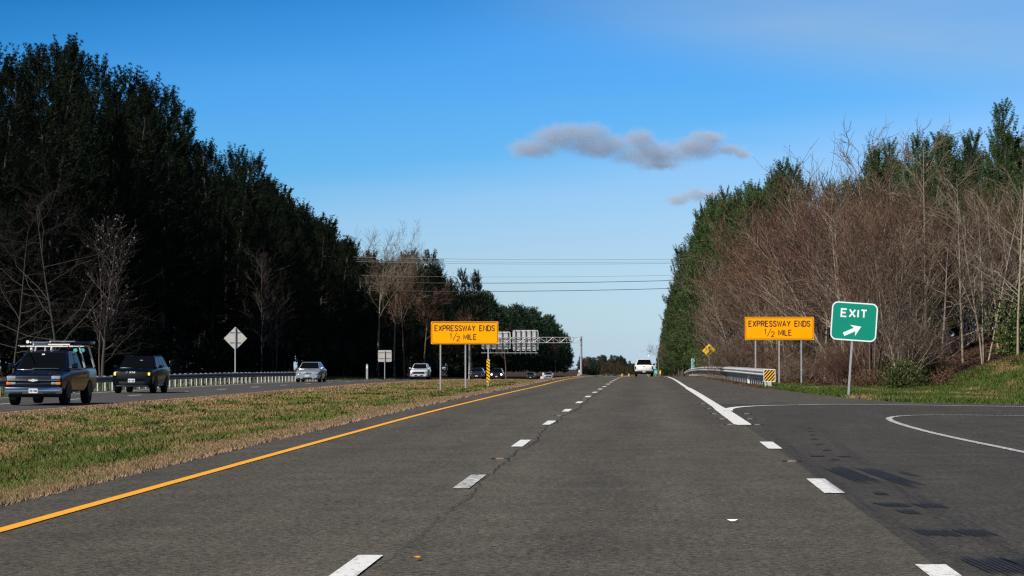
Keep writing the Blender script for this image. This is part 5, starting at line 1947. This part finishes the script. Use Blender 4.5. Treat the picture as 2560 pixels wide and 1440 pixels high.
k = 0
for u, Y in [(1796, 275), (1815, 250), (1842, 225), (1868, 205), (1900, 190), (1928, 200), (1955, 176), (1990, 182), (2022, 170),
             (2055, 178), (2085, 166), (2125, 158), (2165, 150), (2210, 146), (2255, 152), (2300, 150)]:
    src = maples[k % 3] if (u > 1890 or k % 3 == 2) else greys[k % 2]
    kindw = 'reddish brown leafless maple' if src in maples else 'greyish leafless tree with fine twigs'
    bare_at(u, Y, src, 11.2 if src in maples else 8.6, '%s, %s' % (kindw, near_lm(u, LMR)), rng.uniform(.86, 1.0), wide=1.1)
    k += 1
bare_at(2178, 122, maples[1], 11.2, 'stout many stemmed tree rising right behind the EXIT sign', .95, wide=.72)
bare_at(2104, 162, greys[0], 8.6, 'grey leafless tree between the right orange sign and the EXIT sign', .6)
bare_at(2020, 164, greys[1], 8.6, 'grey leafless tree directly behind the right orange sign', .55)
bare_at(1965, 162, spreads_r[0], 7.6, 'small leafless tree with level branches behind the right orange sign', .5)
bare_at(2262, 121, greys[1], 7.6, 'low many stemmed grey tree right of the EXIT sign', .42)
for (u, Y, vt, src, h0, lb) in [(2163, 160, 285, talls[0], 13.6, 'very slender pale treetop standing highest above the reddish maples'),
                                (2240, 150, 335, talls[1], 13.6, 'slender pale tree with a forked top right of the EXIT sign'),
                                (2318, 146, 280, talls[0], 13.6, 'tall straight pale tree rising above the pines, centre of the right side'),
                                (2290, 170, 350, talls[1], 13.6, 'thin pale tree behind the tall straight one'),
                                (2408, 132, 360, talls[0], 13.6, 'straight grey tree between the tall pale tree and the forked one'),
                                (2462, 124, 420, twins[0], 11.4, 'pale forked tree with three stems, foot of the grassy bank'),
                                (2500, 135, 430, twins[1], 11.4, 'pale multi stemmed tree on the bank near the right edge'),
                                (2545, 120, 300, talls[1], 13.6, 'tall leafless tree at the right edge of the frame'),
                                (2350, 128, 520, spreads_r[0], 7.6, 'small grey tree with drooping limbs over the dark hollow'),
                                (2395, 150, 450, greys[0], 8.6, 'grey leafless tree behind the straight grey tree'),
                                (2440, 160, 440, maples[0], 11.2, 'reddish leafless maple high on the bank'),
                                (2530, 150, 440, maples[2], 11.2, 'reddish leafless maple near the right edge'),
                                (2590, 140, 420, twins[0], 11.4, 'pale forked tree cut by the right edge of the frame'),
                                (2118, 142, 455, twins[1], 11.4, 'pale forked tree just left of the EXIT sign, in front of the thicket'),
                                (2228, 130, 500, twins[0], 11.4, 'pale forked tree just right of the EXIT sign, in front of the thicket'),
                                (2278, 126, 590, twins[1], 11.4, 'shorter pale forked tree further right of the EXIT sign'),
                                (1985, 170, 480, talls[1], 13.6, 'slim pale tree behind the right orange sign'),
                                (2062, 160, 400, talls[0], 13.6, 'slim pale tree above the gap between the orange and EXIT signs'),
                                (1900, 200, 540, talls[0], 13.6, 'slim pale tree behind the left end of the right orange sign'),
                                (2480, 175, 400, maples[1], 11.2, 'reddish leafless maple behind the three stemmed tree')]:
    X = at(u, 930, Y).x; g = terr(X, Y)
    place(src, X, Y, at(u, vt, Y).z - g, h0, rng, lb, 'leafless trees on the right side', USED)
Xs = at(1803, 930, 206).x
place(spreads_r[1], Xs, 206, 6.0, 7.6, rng, 'small leafless tree reaching over the yellow diamond sign', 'leafless trees on the right side', USED)
# thickets and shrubs under them
for k in range(46):
    u = rng.uniform(1800, 2330); Y = rng.uniform(122, 175) if u > 2070 else (rng.uniform(150, 185) if u > 1940 else rng.uniform(165, 240))
    X = at(u, 930, Y).x
    if X < edgeR(Y) + 1.4: X = edgeR(Y) + 1.6 + rng.uniform(0, 1)
    u = proj((X, Y, 0))[0]
    if 1740 < u < 1810 and Y < 245: Y += 45
    place(brushes[k % 2], X, Y, rng.uniform(1.8, 3.6), 2.4, rng, 'tangled leafless shrub, %s' % near_lm(u, LMR), 'leafless shrubs of the right thicket', USED)
for k in range(26):
    u = rng.uniform(1740, 1880); Y = rng.uniform(200, 300)
    X = max(at(u, 930, Y).x, edgeR(Y) + 1.9)
    u = proj((X, Y, 0))[0]
    if 1740 < u < 1800 and Y < 245: Y += 45
    place(shr_g[k % 2], X, Y, rng.uniform(1.6, 3.4), 3.0, rng, 'yellow green shrub behind the right guardrail, %s' % near_lm(u, LMR), 'green shrubs behind the guardrail', USED)
for (u, Y, h) in [(2240, 112, 1.6), (2555, 122, 3.5), (2330, 122, 1.4), (2290, 118, 1.2)]:
    X = at(u, 930, Y).x
    place(shr_g[0], X, Y, h, 3.0, rng, 'dark green shrub %s' % near_lm(u, LMR), 'green shrubs in the right thicket', USED)
for k in range(14):
    u = rng.uniform(2040, 2560); Y = rng.uniform(112, 135)
    X = at(u, 930, Y).x
    place(shr_b[0], X, Y, rng.uniform(.5, 1.3), 1.2, rng, 'low rust brown shrub, %s' % near_lm(u, LMR), 'rust brown undergrowth on the right', USED)
# dark evergreen by the gantry leg
Xg = at(1478, 930, 700).x
g_ = place(shr_d[0], Xg, 700, 4.5, 4, rng, 'dark rounded evergreen just right of the gantry leg', 'far trees beyond the gantry', USED)

# ------------------------------------------------------------------ grass
def blades(name, n, region, m, hmin, hmax, seed, wmul=1.0, label='', lean=.45):
    rng = np.random.default_rng(seed)
    X, Yv = region(rng, n)
    n = len(X)
    Z = np.array([terr(a, b) for a, b in zip(X, Yv)]) - .005
    hh = rng.uniform(hmin, hmax, n)
    az = rng.uniform(0, 2 * np.pi, n)
    w = np.maximum(.005, .00024 * Yv) * wmul * rng.uniform(.7, 1.4, n)
    dx, dy = np.cos(az) * w, np.sin(az) * w
    lx, ly = rng.normal(size=n) * hh * lean, rng.normal(size=n) * hh * lean
    a = np.stack([X - dx, Yv - dy, Z], 1); b = np.stack([X + dx, Yv + dy, Z], 1); c = np.stack([X + lx, Yv + ly, Z + hh], 1)
    V = np.stack([a, b, c], 1).reshape(-1, 3)
    me = np_mesh(name, V, np.arange(n * 3).reshape(-1, 3), [m])
    o = new_obj(name, me)
    tag(o, label, 'grass', kind='stuff')
    return o


def ysample(rng, n, a, b, p=1.3):
    u = rng.random(n)
    q = 1 - p
    return (a ** q + u * (b ** q - a ** q)) ** (1 / q)


def reg_median(rng, n):
    Y = ysample(rng, n, 24, 420, 1.25)
    lo = np.maximum(-18.15, -.245 * Y - 2.5); hi = -5.85
    X = lo + (hi - lo) * rng.random(n) ** .9
    keep = lo < hi
    # thin, patchy cover
    return X[keep], Y[keep]


def reg_fringe(rng, n):
    Y = ysample(rng, n, 20, 420, 1.2)
    X = -5.78 - np.abs(rng.normal(size=n)) * .55
    k = X > -.245 * Y - 2
    return X[k], Y[k]


def reg_fringe2(rng, n):
    Y = ysample(rng, n, 60, 420, 1.2)
    return -18.18 + np.abs(rng.normal(size=n)) * .7, Y


def reg_right(rng, n):
    Y = rng.uniform(70, 135, n); X = rng.uniform(5.3, 19, n)
    er = np.interp(Y, [g[0] for g in GXT], [g[1] for g in GXT])
    k = (X > er + .02) & ((Y < 121) | (X < 8))
    return X[k], Y[k]


def reg_left(rng, n):
    Y = ysample(rng, n, 95, 330, 1.3)
    return rng.uniform(-37, -27.9, n), Y


blades('grass', 420000, reg_median, M['blade'], .025, .075, 1, 1.0, 'patchy green and tan grass covering the median')
blades('dry_grass_fringe', 130000, reg_fringe, M['blade_dry'], .025, .075, 2, 1.0, 'dry tan grass along the near road edge')
blades('dry_grass_fringe', 26000, reg_fringe2, M['blade_dry'], .03, .10, 3, 1.0, 'dry brown grass along the oncoming road edge')
blades('verge_grass', 120000, reg_right, M['blade_green'], .04, .15, 4, .8, 'short green grass of the right verge and bank')
blades('verge_grass', 40000, reg_left, M['blade_green'], .05, .20, 5, 1.0, 'green grass behind the far guardrail')
# green weed clumps in the median
def reg_weeds(rng, n):
    xs, ys = [], []
    while len(xs) < n:
        Y = float(ysample(rng, 1, 30, 160, 1.4)[0]); X = rng.uniform(max(-17, -.24 * Y - 1), -6.8)
        k = int(rng.integers(20, 70)); r = rng.uniform(.08, .35)
        xs += list(X + rng.normal(size=k) * r); ys += list(Y + rng.normal(size=k) * r * 1.6)
    return np.array(xs), np.array(ys)


blades('weed_tufts', 14000, reg_weeds, M['blade_green'], .07, .17, 6, 1.3, 'dark green weed tufts scattered in the median grass', .7)


# dead leaves gathered under the right guardrail and on the gore
def litter(name, n, region, m, size, seed, label, lift=.004):
    rng = np.random.default_rng(seed)
    X, Yv = region(rng, n); n = len(X)
    Z = np.array([terr(a, b) for a, b in zip(X, Yv)]) + lift + .008
    s = size * rng.uniform(.5, 1.3, n)
    az = rng.uniform(0, 6.28, n)
    q = []
    for k in range(3):
        a = az + k * 2.1 + rng.uniform(-.3, .3, n)
        q.append(np.stack([X + np.cos(a) * s, Yv + np.sin(a) * s, Z + rng.uniform(0, 1, n) * s * .9], 1))
    me = np_mesh(name, np.stack(q, 1).reshape(-1, 3), np.arange(n * 3).reshape(-1, 3), [m])
    return tag(new_obj(name, me), label, 'leaf litter', kind='stuff')


def reg_lit(rng, n):
    Y = ysample(rng, n, 113, 340, 1.2)
    return np.array([gfx(max(120.5, y)) for y in Y]) - .1 + rng.normal(size=n) * .28, Y


def reg_gore(rng, n):
    Y = rng.uniform(76, 150, n); X = rng.uniform(2.3, 5.6, n)
    return X, Y


def reg_floor(rng, n):
    Y = rng.uniform(112, 170, n); X = rng.uniform(7, 22, n)
    k = X > 7 + (122 - Y) * .5
    return X[k], Y[k]


litter('leaf_litter', 9000, reg_lit, M['leaf_brown'], .045, 8, 'dead brown leaves and grit under the right guardrail')
litter('road_grit', 700, reg_gore, M['reflector'], .018, 9, 'pale grit scattered on the gore pavement')
litter('leaf_litter', 30000, reg_floor, M['leaf_brown'], .07, 10, 'rust brown dead leaves on the right forest floor')

# ------------------------------------------------------------------ pavement markers and scraps
pm = None
spots = [(-1.87, 35.0, 'worn pavement marker in the left lane line, nearest the camera'), (-1.87, 59.2, 'second pavement marker along the left lane line'),
         (1.86, 34.4, 'pavement marker in the dashed exit line between the two worn dashes'),
         (1.62, 51.7, 'pavement marker just left of the gore tip'), (2.14, 51.7, 'pavement marker just right of the gore tip'),
         (1.60, 56.2, 'second marker up the left side of the gore line'), (2.18, 56.4, 'second marker up the right side of the gore line'),
         (1.58, 61.5, 'third marker up the left side of the gore line'), (2.30, 61.3, 'marker where the ramp line splits off'),
         (1.60, 67.5, 'fourth marker up the left side of the gore line'), (1.60, 74.5, 'fifth marker up the left side of the gore line'),
         (-1.87, 83.5, 'third pavement marker along the left lane line')]
for X, Y, lb in spots:
    if pm is None:
        e = empty('pavement_marker', (X, Y, P(Y)), 0, lb, 'road marker', 'raised pavement markers')
        mb = MB(); mb.hexa([(-.06, -.05, .0), (.06, -.05, .0), (.06, .05, .0), (-.06, .05, .0), (-.045, -.03, .022), (.045, -.03, .022), (.045, .03, .022), (-.045, .03, .022)], .004, 1)
        mb.build('casing', M['reflector'], e)
        mb = MB(); mb.box(-.125, -.065, -.05, .05, 0.009, .015, .003, 1); mb.box(.065, .125, -.05, .05, 0.009, .015, .003, 1); mb.build('rail', M['plastic'], e)
        pm = e
    else:
        copy_tree(pm, (X, Y, P(Y)), 0, 1.0, lb, 'raised pavement markers')


def scrap(u, v, w, d, m, label, name, cat):
    x, y = gp(u, v)
    rr = random.Random(int(u))
    n = 9
    V = [(x, y, .03)]
    for k in range(n):
        a = 6.283 * k / n
        q = rr.uniform(.4, 1.0)
        V.append((x + w * math.cos(a) * q, y + d * math.sin(a) * q, .012 + rr.uniform(0, .018)))
    mb = MB(); mb.v = V; mb.f = [(0, 1 + k, 1 + (k + 1) % n) for k in range(n)]
    o = mb.build(name, m, None)
    tag(o, label, cat)


scrap(1834, 1307, .065, .05, M['white_sheet'], 'torn white scrap lying in the right lane', 'paper_scrap', 'litter')
scrap(1042, 1402, .030, .05, M['orange'], 'small orange scrap on the road near the bottom lane dash', 'plastic_scrap', 'litter')


# ------------------------------------------------------------------ power lines
WY = 432.0
def wire(vl, vm, vr, r_, m, label):
    A = at(700, vl, WY); B = at(1900, vr, WY); mid = at(1300, vm, WY)
    pts = []
    for k in range(25):
        t = k / 24
        z = A.z * (1 - t) * (1 - 2 * t) + mid.z * 4 * t * (1 - t) + B.z * t * (2 * t - 1)
        pts.append((A.x + (B.x - A.x) * t, WY, z))
    mb = MB(); mb.tube(pts, r_, 6)
    o = mb.build('power_line', M[m], None, 60)
    tag(o, label, 'power line', 'power lines crossing above the road')


wire(637, 649, 644, .030, 'wire', 'topmost power line crossing above the road')
wire(644, 655.5, 651, .022, 'wire', 'second power line from the top')
wire(648, 660, 654, .030, 'wire', 'third power line from the top')
wire(684, 692.5, 682, .022, 'wire', 'single thin power line in the middle, third from the bottom')
wire(701, 707.5, 694, .050, 'wire_dark', 'thick dark power line second from the bottom')
wire(722, 728, 713, .050, 'wire_dark', 'lowest thick dark power line')


# ------------------------------------------------------------------ clouds (volumes far behind everything)
def cloud(name, blobs, Yd, thick, dens, label):
    """blobs: (u, v, ru, rv) ellipses measured on the photograph, built as a soft volume at distance Yd"""
    us = [b[0] - b[2] * 1.5 for b in blobs] + [b[0] + b[2] * 1.5 for b in blobs]
    vs = [b[1] - b[3] * 1.6 for b in blobs] + [b[1] + b[3] * 1.6 for b in blobs]
    c = at((min(us) + max(us)) / 2, (min(vs) + max(vs)) / 2, Yd)
    s = F / Yd
    hw, hh = (max(us) - min(us)) / 2 / s, (max(vs) - min(vs)) / 2 / s
    mb = MB(); mb.box(-hw, hw, -thick, thick, -hh, hh)
    m = bpy.data.materials.new(name + '_vapour'); m.use_nodes = True
    nt = m.node_tree; n, l = nt.nodes, nt.links
    n.clear()
    out = n.new('ShaderNodeOutputMaterial')
    vol = n.new('ShaderNodeVolumePrincipled')
    vol.inputs['Color'].default_value = (.84, .88, 1.0, 1)
    vol.inputs['Anisotropy'].default_value = 0.0
    tc = n.new('ShaderNodeTexCoord')
    ns = n.new('ShaderNodeTexNoise'); ns.inputs['Scale'].default_value = .020; ns.inputs['Detail'].default_value = 5; ns.inputs['Roughness'].default_value = .6
    l.new(tc.outputs['Object'], ns.inputs['Vector'])
    off = n.new('ShaderNodeVectorMath'); off.operation = 'MULTIPLY_ADD'
    sb = n.new('ShaderNodeVectorMath'); sb.operation = 'SUBTRACT'; sb.inputs[1].default_value = (.5, .5, .5)
    l.new(ns.outputs['Color'], sb.inputs[0])
    l.new(sb.outputs[0], off.inputs[0]); off.inputs[1].default_value = (70, 40, 38); l.new(tc.outputs['Object'], off.inputs[2])
    tot = None
    for (u, v, ru, rv) in blobs:
        p = at(u, v, Yd)
        d1 = n.new('ShaderNodeVectorMath'); d1.operation = 'SUBTRACT'
        l.new(off.outputs[0], d1.inputs[0]); d1.inputs[1].default_value = (p.x - c.x, 0, p.z - c.z)
        d2 = n.new('ShaderNodeVectorMath'); d2.operation = 'DIVIDE'
        l.new(d1.outputs[0], d2.inputs[0]); d2.inputs[1].default_value = (ru / s, thick * .62, rv / s)
        ln = n.new('ShaderNodeVectorMath'); ln.operation = 'LENGTH'; l.new(d2.outputs[0], ln.inputs[0])
        mr = n.new('ShaderNodeMapRange'); mr.interpolation_type = 'SMOOTHSTEP'
        l.new(ln.outputs['Value'], mr.inputs[0])
        mr.inputs[1].default_value = 1.15; mr.inputs[2].default_value = .35
        if tot is None: tot = mr.outputs[0]
        else:
            a = n.new('ShaderNodeMath'); a.operation = 'MAXIMUM'; l.new(tot, a.inputs[0]); l.new(mr.outputs[0], a.inputs[1]); tot = a.outputs[0]
    n3 = n.new('ShaderNodeTexNoise'); n3.inputs['Scale'].default_value = .045; n3.inputs['Detail'].default_value = 4
    l.new(tc.outputs['Object'], n3.inputs['Vector'])
    m3 = n.new('ShaderNodeMapRange'); l.new(n3.outputs['Fac'], m3.inputs[0]); m3.inputs[1].default_value = .3; m3.inputs[2].default_value = .7; m3.inputs[3].default_value = .45; m3.inputs[4].default_value = 1.3
    mm = n.new('ShaderNodeMath'); mm.operation = 'MULTIPLY'; l.new(tot, mm.inputs[0]); l.new(m3.outputs[0], mm.inputs[1])
    m4 = n.new('ShaderNodeMath'); m4.operation = 'MULTIPLY'; l.new(mm.outputs[0], m4.inputs[0]); m4.inputs[1].default_value = dens
    l.new(m4.outputs[0], vol.inputs['Density'])
    l.new(vol.outputs[0], out.inputs['Volume'])
    o = mb.build(name, m, None)
    o.location = c
    tag(o, label, 'cloud')
    return o


cloud('cloud', [(1330, 370, 75, 26), (1400, 345, 90, 36), (1455, 335, 75, 36), (1500, 365, 110, 32), (1600, 350, 50, 36), (1640, 385, 120, 34), (1650, 412, 60, 16), (1740, 368, 80, 32), (1770, 345, 50, 20), (1830, 375, 50, 16), (1865, 390, 30, 12)],
      6000, 70, .027, 'long grey white cloud above the road')
cloud('cloud', [(1700, 497, 46, 16), (1745, 488, 50, 18), (1790, 492, 50, 18)], 6500, 50, .030, 'small faint cloud left of the right pines')
print('pines', npine, 'objects', len(C.objects))
